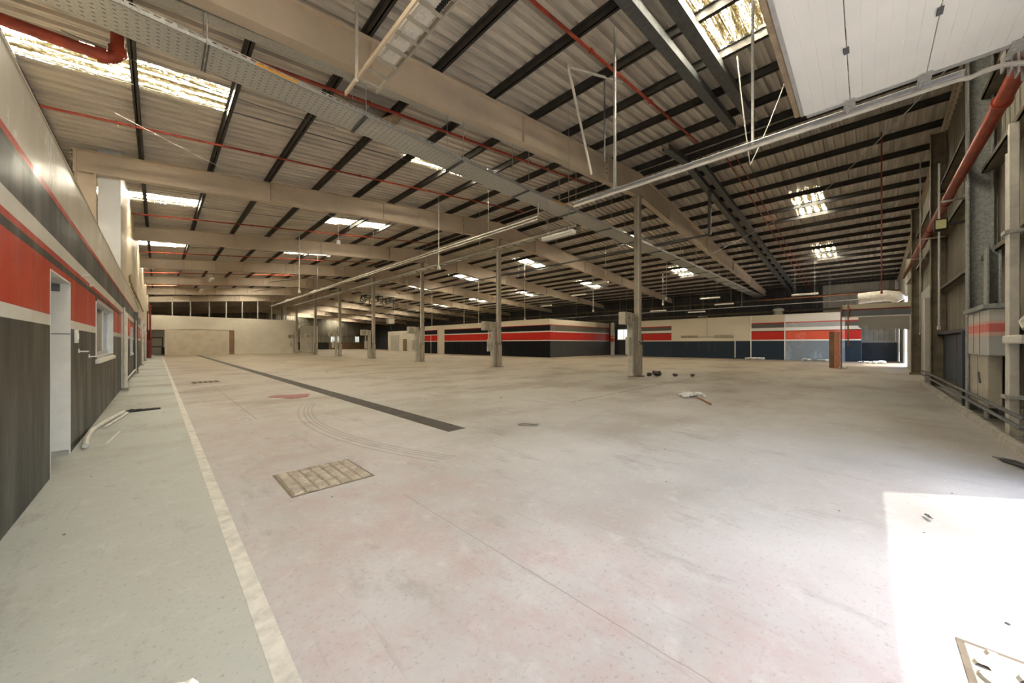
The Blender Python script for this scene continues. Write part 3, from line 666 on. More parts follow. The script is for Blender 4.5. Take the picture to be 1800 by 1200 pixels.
# white service trunking with a horizontal box
t = thing('service_pipe', 'white vertical service pipe with ribbed trunking at the right edge', 'pipe', (8.8, -1.52, 0))
MB().cbox(8.74, 8.80, -1.56, -1.46, .06, 4.6, .01).build('flat_conduit', 'pale_pipe', t); MB().tube([(8.86, -1.50, .06), (8.86, -1.50, 4.2)], .05, 8).build('pipe', 'pale_pipe', t)
MB().cbox(8.0, 8.85, -1.58, -1.42, 1.40, 1.52, .015).build('cross_trunking', 'plaster', t)
for z in (.6, 3.0): MB().box(8.70, 8.92, -1.6, -1.42, z, z + .05).build('clamp', 'galv', t)
for q in range(3): MB().tube([(8.35 - .09 * q, -1.55, .3), (8.35 - .09 * q, -1.55, 1.42)], .016, 6).build('conduit', 'pale_pipe', t)
MB().tube([(8.2 , -1.6, 1.9), (8.35, -1.5, 1.7), (8.2, -1.5, 1.6)], .03, 6).build('elbow', 'pale_pipe', t)
# low rails
for k, z in enumerate((.46, .34)):
    t = thing('low_rail', ('upper' if k == 0 else 'lower') + ' dark pipe rail along the foot of the corrugated wall', 'rail', (14, -1.42, z), 'rails at the foot of the wall')
    MB().tube([(7.6, -1.385 + .02 * k, z), (19.2, -1.385 + .02 * k, z)], .025, 6).build('pipe', 'galv_dark', t)
    for x in (9.2, 12.0, 15.2, 18.8): MB().box(x - .03, x + .03, -1.72, -1.36, z - .035, z - .02).build('rail_bracket', 'galv_dark', t)
tag(MB().cbox(11.92, 12.06, -1.56, -1.42, .06, 1.68, .01).build('blue_post', 'dark_blue', None, (12, -1.5, .06)), 'dark blue square post left of the electrical cabinet', 'post')
# red fire main
t = thing('fire_main', 'thick red fire pipe running high along the corrugated wall', 'pipe', (14, -1.4, 4.8))
MB().tube([(6.7, -1.36, 4.84), (21.5, -1.36, 4.84)], .085, 12).build('pipe', 'red_pipe', t); MB().tube([(21.5, -1.36, 4.84), (27.5, -1.36, 4.84)], .06, 10).build('pipe', 'rust', t)
for x in (8.5, 13.6, 16.5, 19.0): MB().tube([(x - .05, -1.36, 4.84), (x + .05, -1.36, 4.84)], .105, 12).build('coupling', 'red_pipe', t)
for x in (13.0, 17.2, 21): MB().box(x - .02, x + .02, -1.75, -1.25, 4.70, 4.74).build('pipe_bracket', 'pale_pipe', t)
# floodlight
t = thing('floodlight', 'black floodlight with yellowish lens mounted on the corrugated wall', 'floodlight', (12.3, -1.3, 4.0))
MB().cbox(12.2, 12.36, -1.26, -1.06, 3.90, 4.16, .02).build('housing', 'black', t); MB().box(12.185, 12.2, -1.235, -1.085, 3.935, 4.125).build('lens', 'lens', t); MB().box(12.26, 12.3, -1.75, -1.26, 4.0, 4.05).build('bracket', 'black', t)
# drop pipes
for k, (x, y, z0, z1, r_, m_, lab) in enumerate(((17.2, -.36, 3.1, 8.5, .018, 'red_pipe', 'thin red vertical drop pipe hanging from the roof right of centre'),
        (12.9, -1.2, 1.75, 5.6, .02, 'galv', 'slim grey conduit hanging in front of the corrugated wall'), (17.0, -1.2, 1.7, 7.2, .016, 'galv', 'thin grey rod in front of the far corrugated wall'))):
    t = thing('drop_pipe', lab, 'pipe', (x, y, z0)); MB().tube([(x, y, z0), (x, y, z1)], r_, 6).build('pipe', m_, t); MB().tube([(x, y, z0 - .02), (x, y, z0 + .06)], r_ * 1.7, 6).build('end_cap', m_, t)
# banded header and posts at the far doorway
t = thing('banded_header', 'deep header beam with cream, red and dark bands over the far right doorway', 'header', (27.3, -.5, 2.9))
MB().cbox(27.2, 27.5, -1.74, 1.02, 2.92, 3.56, .012).build('beam', 'header_bands', t); MB().box(27.18, 27.3, -1.75, 1.0, 2.86, 2.915).build('torn_strip', 'plaster', t)
t = thing('doorway_post', 'rusty orange post with steel uprights at the left of the far doorway', 'post', (27.4, 1.1, 0))
MB().cbox(27.3, 27.5, 1.06, 1.30, 0, 2.1, .012).build('orange_casing', 'orange', t); MB().cbox(27.32, 27.5, 1.30, 1.52, .02, 2.1, .01).build('dark_casing', 'brown', t)
for y in (1.0, .72): MB().box(27.08, 27.16, y - .03, y + .03, 0 if y > .9 else 1.3, 3.56).build('upright', 'rust', t)
MB().cbox(27.1, 27.5, .75, 1.1, 0, .12, .03).build('footing', 'plaster', t)
# torn lining under the header
tl = MB(); zz = [3.0]
pts = []
for i in range(20): pts.append((30.5, .35 - i * .12, 2.55 - .35 * R.random() - .012 * i))
for i in range(19):
    a, bq = pts[i], pts[i + 1]; tl.add([a, bq, (bq[0], bq[1], 3.4), (a[0], a[1], 3.4), (a[0] + .03, a[1], a[2]), (bq[0] + .03, bq[1], bq[2]), (bq[0] + .03, bq[1], 3.4), (a[0] + .03, a[1], 3.4)], [(0, 1, 2, 3), (4, 7, 6, 5), (0, 4, 5, 1)])
tag(tl.build('torn_lining', 'grey_panel', None, (30.5, -.8, 2.2)), 'torn grey lining hanging behind the banded header', 'lining')
# duct
t = thing('insulated_duct', 'white insulated duct elbow above the banded header', 'duct', (33.5, -.5, 4.2))
MB().tube([(33.6, .35, 4.45), (33.5, -.3, 4.5), (33.4, -.9, 4.52), (33.3, -1.3, 4.42), (33.3, -1.5, 4.12)], .36, 12).build('duct_run', 'insulation', t)
MB().tube([(33.6, .38, 4.45), (33.6, .33, 4.45)], .39, 12).build('end_ring', 'galv', t)

# ------------------------------------------------------------------ sectional door above
t = thing('sectional_door', 'white sectional overhead door half rolled up under the roof', 'door', (3.1, -1.0, 4.5))
def dpanel(ya, yb):
    mb = MB().box(.02, 6.24, ya + .0015, yb - .0015, 4.504, 4.55); k = max(2, int(round((yb - ya) / .108))); w_ = (yb - ya - .003) / k
    for i in range(k):
        a = ya + .0015 + i * w_; mb.cbox(.03, 6.235, a + .0015, a + w_ - .0015, 4.502, 4.52, .003)
    return mb
prev = None
for ya, yb in ((.15, .60), (-.485, .145), (-1.12, -.49)):
    pn = dpanel(ya, yb).build('door_panel', 'door_white', t)
    MB().cbox(6.24, 6.33, ya + .02, yb - .02, 4.50, 4.57, .006).build('end_stile', 'galv', pn)
    h_ = MB().box(6.20, 6.44, ya - .05, ya + .06, 4.485, 4.50).tube([(6.34, ya + .03, 4.49), (6.52, ya + .03, 4.49)], .022, 6); h_.build('roller_bracket', 'galv', pn)
    for x in (1.1, 5.15): MB().cbox(x - .055, x + .055, ya - .022, ya + .022, 4.488, 4.502, .003).build('hinge', 'galv_dark', pn)
MB().cbox(.02, 6.24, .60, .64, 4.50, 4.56, .008).build('bottom_seal', 'alu', t)
MB().cbox(.02, 6.24, .64, .70, 4.515, 4.545, .006).build('rubber_strip', 'wood', t)
# curve and hanging part
cp = arc(0, -1.12, 4.02, .51, 90, 180, 3)
for a, bq in zip(cp, cp[1:]):
    d = Vector(bq) - Vector(a); nn_ = Vector((0, -d.z, d.y)).normalized() * .04
    MB().add([(.02, a[1], a[2]), (6.24, a[1], a[2]), (6.24, bq[1], bq[2]), (.02, bq[1], bq[2])] + [(x, q[1] - nn_.y, q[2] - nn_.z) for q, x in ((a, .02), (a, 6.24), (bq, 6.24), (bq, .02))],
             [(0, 1, 2, 3), (4, 7, 6, 5), (0, 4, 5, 1), (1, 5, 6, 2), (2, 6, 7, 3), (3, 7, 4, 0)]).build('door_panel', 'door_white', t)
for z0, z1 in ((3.42, 4.02),): MB().cbox(.02, 6.24, -1.67, -1.63, z0, z1, .005).build('door_panel', 'door_white', t)
def track(x, nm, lab, extra):
    t2 = thing('door_track', lab, 'track', (x, 1.5, 4.4), 'tracks of the sectional door')
    path = [(x, 4.61, 4.46), (x, -.75, 4.46)] + arc(x, -.98, 4.0, .46, 72, 180, 9) + [(x, -1.44, 3.4), (x, -1.44, .05)]
    MB().tube(path, .028, 8).build('rolled_edge', 'pale_pipe', t2)
    MB().box(x + .02, x + .028, -.8, 4.6, 4.46, 4.53).box(x - .05, x + .03, -.8, 4.6, 4.525, 4.535).build('track_channel', 'alu', t2)
    if extra:
        for y in (1.24, 3.6):
            for dx in (-.0, .06):
                zt = ztop(x); hg = MB().box(x + dx - .02, x + dx + .02, y - .003 + dx * .5, y + .003 + dx * .5, 4.5, zt).box(x + dx - .02, x + dx - .014, y, y + .03, 4.5, zt); hg.build('track_hanger', 'galv', t2)
    fan = MB()
    for q in range(6): fan.box(x - .02, x + .12, -1.30 + q * .045, -1.285 + q * .045, 4.42 - .05 * (5 - q), 4.6)
    fan.build('spring_bracket', 'galv', t2)
    return t2
track(6.56, 'r', 'pale curved track of the overhead door, right of the white door panels', True)
track(-.32, 'l', 'other track of the overhead door, hidden behind the camera', True)
door_frame = struct(MB().box(6.2, 6.4, YF - .02, -1.5, 0, 4.9).box(-.2, 0, YF - .02, -1.5, 0, 4.9).box(0, 6.2, YF - .02, -1.72, 4.6, 4.9), 'door_2', 'galv')

# ------------------------------------------------------------------ services under the roof
ty0, ty1, tz = 7.16, 7.86, 6.0
tray = thing('cable_tray', 'wide perforated galvanised cable tray crossing the hall under the nearest beam', 'cable tray', (14, 7.5, 6.0))
segs = [-1.9 + 2.44 * i for i in range(19)]
for i, (a, bq) in enumerate(zip(segs, segs[1:])):
    mb = MB().box(a + .012, bq - .012, ty0, ty1, tz, tz + .006).box(a + .012, bq - .012, ty1 - .005, ty1, tz, tz + .10)
    mb.box(a + .012, bq - .012, ty0, ty0 + .005, tz, tz + .062).box(a + .012, bq - .012, ty0, ty0 + .005, tz + .085, tz + .10)
    k = 20
    for q in range(k + 1):
        xx = a + .012 + (bq - a - .034) * q / k; mb.box(xx, xx + .045 if q < k else xx + .01, ty0, ty0 + .005, tz + .062, tz + .085)
    sg = mb.build('tray_section', 'galv', tray)
    rb = MB()
    if i < 9:
        for q in range(22):
            for r_ in range(7): rb.box(a + .07 + q * .107, a + .105 + q * .107, ty0 + .065 + r_ * .09, ty0 + .080 + r_ * .09, tz - .002, tz)
        pf = rb.build('perforation', 'galv_hole', sg); pf['kind'] = 'stuff'
    jp = MB().box(a - .03, a - .008, ty0 - .015, ty1 + .015, tz - .035, tz - .004).box(a + .008, a + .03, ty0 - .015, ty1 + .015, tz - .035, tz - .004); jp.build('support_bar', 'galv_dark', tray)
    for yy in (ty0 + .0, ty1 - .0):
        zt = ztop(a) - depth(max(a, -1.6)) + .3 if yy < 7.3 else ztop(a); MB().tube([(a, yy - .01, tz - .03), (a, yy - .01, zt)], .008, 5).build('hanger_rod', 'galv', tray)
for x in (1.15, 9.1): MB().box(x, x + .62, ty0 - .004, ty0 - .0005, tz + .025, tz + .07).build('warning_tag', 'orange_tag', tray)
MB().box(3.2, 3.42, ty0 + .3, ty0 + .33, tz - .003, tz - .0005).build('sticker', 'white_paint', tray)
# galvanised strut behind the nearest beam
def sloped(x0, x1, y0, y1, zo, hh):
    mb = MB(); xs = [x0] + ([XR] if x0 < XR < x1 else []) + [x1]
    for a, bq in zip(xs, xs[1:]):
        za, zb = ztop(a) + zo, ztop(bq) + zo
        mb.add([(a, y0, za), (bq, y0, zb), (bq, y1, zb), (a, y1, za), (a, y0, za + hh), (bq, y0, zb + hh), (bq, y1, zb + hh), (a, y1, za + hh)],
               [(0, 3, 2, 1), (4, 5, 6, 7), (0, 1, 5, 4), (1, 2, 6, 5), (2, 3, 7, 6), (3, 0, 4, 7)])
    return mb
for k, (x0, x1, y0, y1, zo, hh, lab) in enumerate(((-1.7, XR, 7.9, 8.15, -.16, .14, 'grey galvanised strut under the roof just behind the nearest beam'),
        (2, 13.2, 2.98, 3.2, -.2, .18, 'grey steel channel under the roof, left of the two beside the bright rooflight'),
        (2, 13.0, 2.42, 2.66, -.2, .18, 'grey steel channel under the roof edging the bright rooflight'),
        (12.9, XE, 4.98, 5.22, -.2, .18, 'left grey channel of the pair running down the right roof slope'),
        (14.8, XE, 4.55, 4.75, -.2, .18, 'right grey channel of the pair running down the right roof slope'))):
    t = thing('roof_channel', lab, 'steel channel', ((x0 + x1) / 2, y0, 7.5), 'grey channels under the purlins')
    sloped(x0, x1, y0, y1, zo, .012).build('flange', 'galv_dark' if k else 'galv', t); sloped(x0, x1, y0, y0 + .012, zo + .012, hh).build('web', 'galv_dark' if k else 'galv', t)
    sloped(x0, x1, y1 - .012, y1, zo + .012, hh * .6).build('lip', 'galv_dark' if k else 'galv', t)
# red sprinkler lines following the slope
def sprinkler(y, x0, x1, r_, lab, kk=0):
    t = thing('sprinkler_pipe', lab, 'pipe', ((x0 + x1) / 2, y, 7.4), 'red sprinkler lines under the roof')
    xs = [x0] + ([XR] if x0 < XR < x1 else []) + [x1]
    MB().tube([(x, y, ztop(x) - .06) for x in xs], r_, 8).build('pipe', 'red_pipe', t)
    x = x0 + 1.2
    while x < min(x1 - .5, x0 + 16):
        MB().tube([(x - .05, y, ztop(x - .05) - .06), (x + .05, y, ztop(x + .05) - .06)], r_ * 1.5, 8).build('coupling', 'red_pipe', t)
        MB().tube([(x, y, ztop(x) - .06 - r_), (x, y, ztop(x) - .17)], .012, 6).build('sprinkler_head', 'pale_pipe', t)
        x += 3.0
    return t
sprinkler(8.86, -.45, 13.6, .04, 'red sprinkler line just behind the nearest beam, joined to the thick elbow')
sprinkler(13.3, -1.9, 14.2, .03, 'red sprinkler line crossing the roof just before the second beam')
sprinkler(4.25, 2.5, 13.6, .035, 'bright red sprinkler line under the roof in front of the nearest beam')
sprinkler(22.1, -.8, 14.2, .03, 'red sprinkler line between the second and third beams')
sprinkler(30.9, -.8, 14.2, .03, 'red sprinkler line between the third and fourth beams')
sprinkler(39.7, -.8, 14.2, .03, 'red sprinkler line between the fourth and fifth beams')
sprinkler(48.5, -.8, 14.2, .03, 'red sprinkler line between the fifth and sixth beams')
sprinkler(3.85, 15.5, XE - .2, .022, 'left thin red sprinkler line on the right roof slope'); sprinkler(3.55, 15.5, XE - .2, .018, 'right thin red sprinkler line on the right roof slope')
t = thing('sprinkler_main', 'thick red sprinkler main with elbow at the upper left', 'pipe', (-.9, 8.8, 6.1))
MB().tube([(-2.2, 8.8, 6.05), (-.62, 8.8, 6.09)] + arc(-.62, 8.8, 6.24, .15, -90, 0, 6, 'xz') + [(-.47, 8.8, 6.98)], .085, 12).build('pipe', 'red_pipe', t)
MB().tube([(-.70, 8.8, 6.09), (-.58, 8.8, 6.10)], .115, 12).build('coupling', 'red_pipe', t); MB().tube([(-.47, 8.8, 6.21), (-.47, 8.8, 6.30)], .115, 12).build('coupling', 'red_pipe', t)
# lights: fluorescent battens
def batten(x, y0, y1, z, lab, rods=True):
    t = thing('tube_light', lab, 'light', (x, y0, z), 'hanging tube lights')
    MB().cbox(x - .09, x + .09, y0, y1, z + .05, z + .12, .015).build('housing', 'white_paint', t)
    for dx in (-.05, .05): MB().tube([(x + dx, y0 + .04, z + .025), (x + dx, y1 - .04, z + .025)], .022, 8).build('tube', 'tube_glass', t)
    for y in (y0, y1 - .04): MB().cbox(x - .08, x + .08, y, y + .04, z, z + .06, .006).build('end_cap', 'white_paint', t)
    if rods:
        for y in (y0 + .2, y1 - .2): MB().tube([(x, y, z + .12), (x, y, zsheet(x))], .007, 5).build('hanger_rod', 'galv', t)
    return t
batten(8.7, 6.1, 7.3, 4.66, 'white tube light hanging below the cable tray left of the nearest column')
FL = [(2.6, 30.8, 5.7), (2.6, 39, 5.8), (9.6, 33, 5.9), (9.6, 42, 5.9), (22, 12.6, 5.6), (26, 17, 5.6), (33, 8.6, 5.2), (34, 13.4, 4.5), (35, 16.6, 4.4), (36, 8.3, 4.9), (36, 10.6, 4.35), (22, 21, 5.7), (30, 24, 5.5), (33, 2.4, 4.9)]
FLL = ['tube light hanging near the upper left wall between far beams', 'furthest tube light near the upper left wall', 'tube light hanging above the left side of the hall before the partition', 'tube light hanging in front of the partition studs',
       'tube light hanging right of the nearest column, high up', 'tube light hanging further right of the nearest column', 'tube light above the cream booth, highest of the group', 'tube light above the left end of the cream booth',
       'leftmost low tube light near the nearest column boxes', 'tube light over the middle of the cream booth', 'low tube light over the conduit of the cream booth', 'tube light over the striped booth corner', 'far tube light above the striped booth roof', 'tube light near the banded header']
for (x, y, z), lab in zip(FL, FLL): batten(x, y, y + 1.5, z, lab)
# conduit runs
t = thing('conduit_run', 'pair of pale conduits dropping from the tray and running down the hall', 'conduit', (8.7, 8, 5.5))
MB().tube([(8.7, 7.5, 6.0), (8.7, 7.5, 5.52), (8.7, 46, 5.52)], .03, 6).build('pipe', 'pale_pipe', t); MB().tube([(8.8, 7.6, 5.47), (8.8, 46, 5.47)], .025, 6).build('pipe', 'pale_pipe', t)
for y in range(10, 46, 5): MB().tube([(8.75, y, 5.5), (8.75, y, zsheet(8.75))], .007, 5).build('hanger_rod', 'galv', t)
t = thing('conduit_run', 'galvanised conduit with a square drop, high right of the nearest column', 'conduit', (17.6, 5, 6.3))
MB().cbox(17.54, 17.66, 4.94, 5.06, 6.3, ztop(17.6) - .15, .01).build('drop', 'galv_dark', t); MB().cbox(17.55, 17.65, 5.0, 30, 6.28, 6.36, .01).build('run', 'galv_dark', t)
t = thing('conduit_run', 'long thin pipe stretched low across the far wall above the booths', 'conduit', (37, 20, 5))
MB().tube([(37.5, -1.2, 4.75), (37.5, 40, 4.75)], .035, 6).build('pipe', 'galv', t)
for y in range(2, 40, 6): MB().tube([(37.5, y, 4.75), (37.5, y, ztop(37.5))], .012, 5).build('hanger_rod', 'galv', t)
t = thing('header_pipe', 'rusty sprinkler pipe running above the banded header', 'pipe', (36, 2, 4.9))
MB().tube([(36, -1.7, 5.05), (36, 6.5, 5.05)], .05, 8).build('pipe', 'rust', t); MB().tube([(36, 2, 5.05), (36, 2, ztop(36))], .012, 5).build('hanger_rod', 'galv', t)
# hanging drop conduits with boxes
DR = [(21.5, 20, 3.5), (25.5, 16, 4.2), (19.8, 26, 3.2), (24, 29, 3.6), (16.3, 30, 5.0), (6, 24.0, 4.6), (9.2, 14.0, 5.0), (31, 12.5, 4.9), (5.2, 15.2, 5.6), (28, 11, 5.0), (24, 38, 3.4)]
DL = ['thin drop pole hanging above the striped booth corner', 'drop pole with a socket hanging right of the striped booth corner', 'drop pole hanging left of the second column', 'short drop pole hanging over the striped booth roof', 'pale drop pole hanging behind the second column',
      'drop cord hanging from the third beam at the left', 'looped cords hanging from the second beam', 'drop pole hanging over the cream booth', 'thin cord hanging from the roof before the second beam', 'drop pole hanging behind the nearest column', 'far drop pole behind the striped booth']
for (x, y, z), lab in zip(DR, DL):
    t = thing('drop_pole', lab, 'drop pole', (x, y, z), 'drop poles hanging from the roof')
    MB().tube([(x, y, z), (x, y, zsheet(x))], .028 if z < 4.8 else .012, 6).build('pole', 'pale_pipe', t); MB().cbox(x - .07, x + .07, y - .05, y + .05, z - .16, z, .012).build('socket_box', 'plaster', t)
# hanging light ladder over the near left
t = thing('cable_ladder', 'hanging metal ladder rack carrying an open light fitting near the top', 'cable ladder', (2.5, 5, 6))
MB().box(2.42, 2.45, 3.4, 6.75, 5.94, 6.02).build('rail', 'tan_steel', t); MB().box(2.80, 2.83, 3.4, 6.3, 5.94, 6.02).build('rail', 'box_grey', t)
for i in range(9): MB().box(2.45, 2.80, 3.5 + i * .33, 3.56 + i * .33, 5.95, 5.97).build('rung', 'box_grey', t)
fb_ = MB().cbox(2.5, 2.76, 3.6, 5.6, 5.98, 6.08, .02).build('light_fitting', 'white_paint', t)
for y in (4.2, 4.7, 5.2): MB().cbox(2.52, 2.66, y, y + .3, 5.96, 6.0, .006).build('ballast', 'plaster', fb_)
for i in range(12): MB().box(2.68, 2.75, 3.65 + i * .05, 3.68 + i * .05, 5.955, 5.985).build('vent_slot', 'black', fb_)
for y in (3.8, 6.2): MB().box(2.40, 2.44, y - .02, y + .02, 5.9, ztop(2.4)).build('strap', 'pale_pipe', t)
# white pole and bar
t = thing('leaning_pole', 'white pole dangling from a purlin in front of the nearest beam', 'pole', (7.4, 5, 6))
MB().tube([(6.87, 5, 8.0), (7.9, 5, 5.75)], [.035, .028], 8).build('pole', 'white_paint', t); MB().tube([(6.86, 5.0, 7.95), (8.3, 4.35, 8.0)], .03, 6).build('bar', 'pale_pipe', t)
MB().tube([(7.85, 4.6, ztop(7.8)), (7.85, 4.6, 5.9)], .022, 6).build('rod', 'galv_dark', t)
t = thing('cable_ladder', 'dark ladder rack running down the hall left of the columns', 'cable ladder', (12, 9, 6.1))
for dx in (-.15, .15): MB().box(12 + dx - .02, 12 + dx + .02, 8.2, 50, 6.08, 6.18).build('rail', 'girt', t)
for i in range(60): MB().box(11.87, 12.13, 8.4 + i * .69, 8.46 + i * .69, 6.09, 6.12).build('rung', 'girt', t)
for i in range(8): MB().tube([(12, 9.2 + i * 5.2, 6.1), (12, 9.2 + i * 5.2, zsheet(12))], .01, 5).build('hanger_rod', 'galv', t)
# slack wires
def wire(pts, lab, r_=.009, m_='pale_pipe'):
    out = []
    for a, bq in zip(pts, pts[1:]):
        for q in range(8):
            f_ = q / 8; out.append(tuple(a[i] + (bq[i] - a[i]) * f_ - (.12 * 4 * f_ * (1 - f_) if i == 2 else 0) for i in range(3)))
    out.append(pts[-1]); tag(MB().tube(out, r_, 5).build('slack_wire', m_, None, pts[0]), lab, 'wire')
wire([(9.4, 2.1, 8.0), (10.2, 2.0, 5.75), (10.3, 1.2, 7.9)], 'pale rope hanging in a V beside the bright rooflight', .014)
wire([(9.9, -1.3, 6.6), (16.2, 1.2, 6.5), (26, 10, 6.4)], 'long slack wire below the right roof slope', .012, 'galv')
wire([(8.7, 7.5, 5.9), (13, 9.5, 5.2), (14.7, 7.2, 5.9)], 'white slack cable hanging under the cable tray')
wire([(-1.2, 10, 6.9), (3.2, 9.6, 6.9)], 'taut thin wire under the roof at the upper left', .008, 'galv_dark')
wire([(-.7, 12.2, 6.7), (5, 15.2, 6.5)], 'slack wire sagging before the second beam at left', .008)
# sagging lining under the roof behind the tray
cl = MB(); 
for i in range(9):
    for j in range(5):
        u, v = i / 8, j / 4; cl.v.append((3.0 + u * 1.75, 9.0 + v * .75, ztop(3 + u * 1.75) - .02 - .28 * math.sin(math.pi * min(1, u * 1.1)) * (1 - v * .5) + .05 * math.sin(9 * u + 4 * v)))
for i in range(8):
    for j in range(4): k = i * 5 + j; cl.f.append((k, k + 1, k + 6, k + 5))
cl.sm = True; co = cl.build('sagging_board', 'wood', None, (3.8, 9.3, 7.1)); tag(co, 'brown torn board sagging from the roof just behind the cable tray', 'board')
sm_ = co.modifiers.new('thick', 'SOLIDIFY'); sm_.thickness = .015
# extraction unit far away
t = thing('hanging_unit', 'pale box unit hung on a ladder frame far down the hall', 'hanging unit', (22, 45, 4))
MB().cbox(21.6, 22.4, 44.6, 45.4, 4.05, 4.7, .03).build('unit_box', 'insulation', t)
for dx in (-.5, .5): MB().tube([(22 + dx * .9, 45, 4.7), (22 + dx * 1.3, 45, zsheet(22 + dx * 1.3))], .035, 6).build('frame_rod', 'pale_pipe', t)
for z in (5.2, 6.9): MB().tube([(21.5, 45, z), (22.5, 45, z)], .035, 6).build('cross_bar', 'pale_pipe', t)
MB().tube([(22, 45, 4.05), (22.1, 45, 3.2)], .08, 6).build('hose', 'cable', t)
t = thing('cable_reel_cluster', 'tangle of black hose reels hanging beside the fifth column', 'hose reel', (18, 42, 6.5))
for i in range(9):
    cx, cz = 16.8 + i * .5, 6.75 + .3 * math.sin(i * 2.1); ph = R.uniform(0, 6)
    MB().tube([(cx + (.25 + .1 * math.sin(q + ph)) * math.cos(q * .8 + ph) * (1 + .05 * q), 41 + .04 * q, cz + .28 * math.sin(q * .8 + ph) - .02 * q) for q in range(14)], .05, 5).build('hose_coil', 'black', t)
MB().tube([(16.4, 41.2, 7.2), (21.4, 41.2, 7.2)], .05, 6).build('support_bar', 'white_paint', t)
# roof cross bracing in the far bays
for k, (ya, yb) in enumerate(((33.55, 42.4), (42.4, 51.25))):
    t = thing('roof_bracing', ('nearer' if k == 0 else 'further') + ' pair of crossed brace rods under the far roof', 'bracing', (14.7, (ya + yb) / 2, 7.5), 'crossed brace rods')
    for xa, xb in ((8, 14.5), (15, 22)):
        MB().tube([(xa, ya, ztop(xa) - .4), (xb, yb, ztop(xb) - .4)], .03, 5).build('brace_rod', 'girt', t); MB().tube([(xb, ya, ztop(xb) - .4), (xa, yb, ztop(xa) - .4)], .03, 5).build('brace_rod', 'girt', t)

# ------------------------------------------------------------------ rubble and litter
def lump(r_, seed, sq=.6):
    g = random.Random(seed); mb = MB(); nl, nk = 4, 7
    mb.v.append((0, 0, r_ * sq * 1.6))
    for i in range(1, nl):
        for j in range(nk):
            t_ = math.pi * i / nl; p_ = 2 * math.pi * j / nk + g.uniform(-.2, .2); q = r_ * g.uniform(.75, 1.2)
            mb.v.append((q * math.sin(t_) * math.cos(p_), q * math.sin(t_) * math.sin(p_), max(0, r_ * sq + q * sq * math.cos(t_))))
    mb.v.append((0, 0, 0))
    for j in range(nk): mb.f.append((0, 1 + j, 1 + (j + 1) % nk))
    for i in range(nl - 2):
        for j in range(nk): a = 1 + i * nk; mb.f.append((a + j, a + nk + j, a + nk + (j + 1) % nk, a + (j + 1) % nk))
    last = len(mb.v) - 1
    for j in range(nk): a = 1 + (nl - 2) * nk; mb.f.append((a + j, last, a + (j + 1) % nk))
    return mb
pile = thing('plaster_pile', 'heap of broken white plaster on the open floor with a stick in it', 'rubble', (10.0, 3.3, 0))
for i in range(26):
    a = R.uniform(0, 6.28); d = R.random() ** .7 * .42; o = link('plaster_piece', lump(R.uniform(.03, .10), i).mesh('plaster_piece', 'plaster'), pile, (d * math.cos(a) * 1.1, d * math.sin(a) * .8, max(0, .05 * (.45 - d))))
tag(MB().tube([(9.85, 3.1, .03), (8.95, 2.52, .02)], .022, 6).build('stick', 'rust', None, (9.4, 2.8, 0)), 'thin brown stick lying beside the plaster heap', 'stick')
RB = [((15.15, 6.35), .20, 'largest dark rubble lump right of the nearest column'), ((14.95, 6.6), .13, 'rubble lump touching the foot of the nearest column'), ((15.55, 5.75), .12, 'broken rubble piece, second from the nearest column'), ((16.0, 5.2), .10, 'small rubble piece furthest right of the nearest column')]
for k, ((x, y), r_, lab) in enumerate(RB):
    o = lump(r_, 50 + k, .7).build('rubble_lump', 'grate'); o.location = (x, y, 0); tag(o, lab, 'rubble', 'rubble lumps by the nearest column')
for k, (x, y, n_, lab) in enumerate(((38.0, 6.9, 14, 'white rubble heap at the foot of the cream booth, left'), (38.0, 3.2, 12, 'white rubble strewn below the pale booth panel'), (36, -.4, 12, 'white rubble beyond the banded header'))):
    t = thing('rubble_heap', lab, 'rubble', (x, y, 0), 'white rubble heaps')
    for i in range(n_): link('plaster_piece', lump(R.uniform(.08, .2), 200 + k * 40 + i).mesh('plaster_piece', 'plaster'), t, (R.uniform(-.25, .25), R.gauss(0, .55), 0))
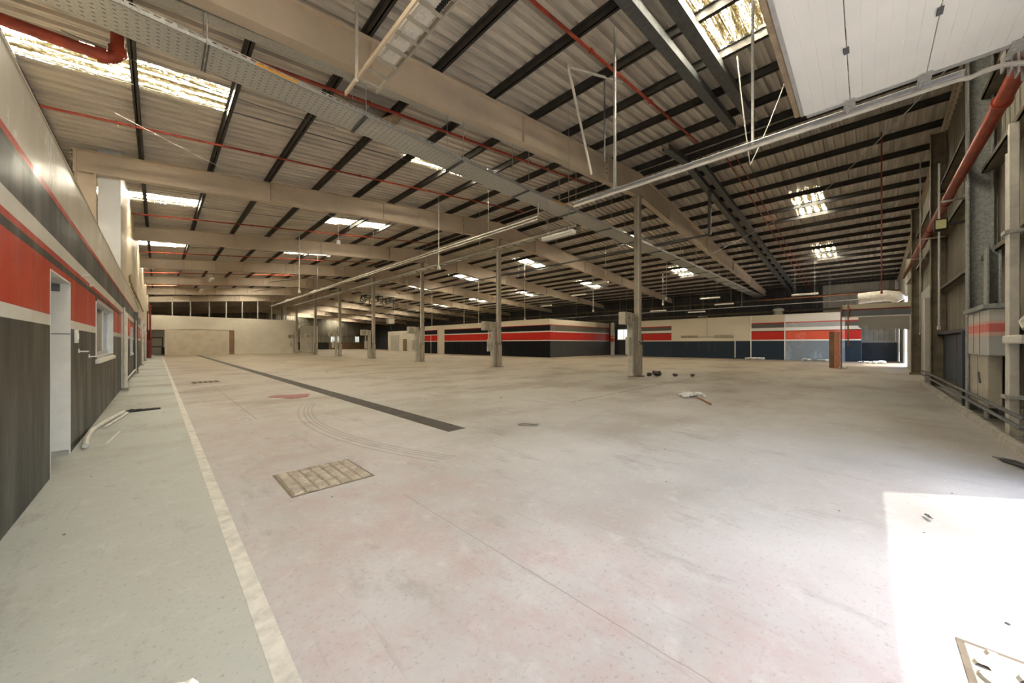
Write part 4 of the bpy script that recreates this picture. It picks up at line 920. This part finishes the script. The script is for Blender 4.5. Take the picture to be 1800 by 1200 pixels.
lm = [lump(.02, 90 + i).mesh('litter_chip', 'plaster') for i in range(3)] + [lump(.022, 95 + i).mesh('litter_chip', 'grate') for i in range(3)]
for i in range(64):
    if i < 34: x, y = R.uniform(-.6, 6), R.uniform(.9, 8)
    else: x, y = R.uniform(3.7, 24), R.uniform(.2, 26)
    if i % 9 == 0 and i < 60: x, y = R.uniform(3.0, 6.5), R.uniform(-.6, .2)
    k = R.randrange(6); s_ = R.uniform(.4, 1.0) * (.42 if x + y < 12 else 1.5)
    o = link('litter_chip', lm[k], None, (x, y, 0)); o.scale = (s_, s_ * R.uniform(.6, 1.6), s_ * .6); o.rotation_euler.z = R.uniform(0, 6)
    tag(o, 'tiny pale chip of litter lying loose on the floor' if k < 3 else 'tiny dark chip of litter lying loose on the floor', 'litter', 'pale chips scattered on the floor' if k < 3 else 'dark chips scattered on the floor')
def strip(x, y, ln_, ang, m_, lab, w_=.03):
    mb = MB()
    for q in range(5):
        f_ = (q / 4 - .5) * ln_; zz = .006 + .02 * abs(math.sin(q * 1.3 + x))
        mb.v += [(f_, -w_ * (.5 + .2 * math.sin(q)), zz), (f_, w_ * .5, zz + .006), (f_, w_ * .5, zz + .011), (f_, -w_ * (.5 + .2 * math.sin(q)), zz + .005)]
    for q in range(4):
        a = q * 4
        for j in range(4): mb.f.append((a + j, a + (j + 1) % 4, a + 4 + (j + 1) % 4, a + 4 + j))
    mb.f += [(0, 1, 2, 3), (16, 17, 18, 19)]
    o = mb.build('scrap_strip', m_); o.location = (x, y, 0); o.rotation_euler.z = ang; tag(o, lab, 'litter')
strip(.07, 1.95, .10, 2.6, 'white_paint', 'crumpled white paper scrap in the middle of the walkway')
strip(.12, 1.52, .08, .9, 'alu', 'shiny white scrap at the bottom of the walkway', .035)
strip(-.33, 2.3, .09, 2.0, 'wood', 'brown scrap at the lower left of the walkway', .04)
strip(4.35, -.35, .10, .2, 'black', 'curved black strip lying in the sunlit patch', .02)
strip(4.5, 4.1, .35, 2.2, 'black', 'dark flat scrap on the open floor', .06)
strip(7.0, -1.22, .5, .3, 'cable', 'dark cable scrap at the right edge beside the kerb', .12)
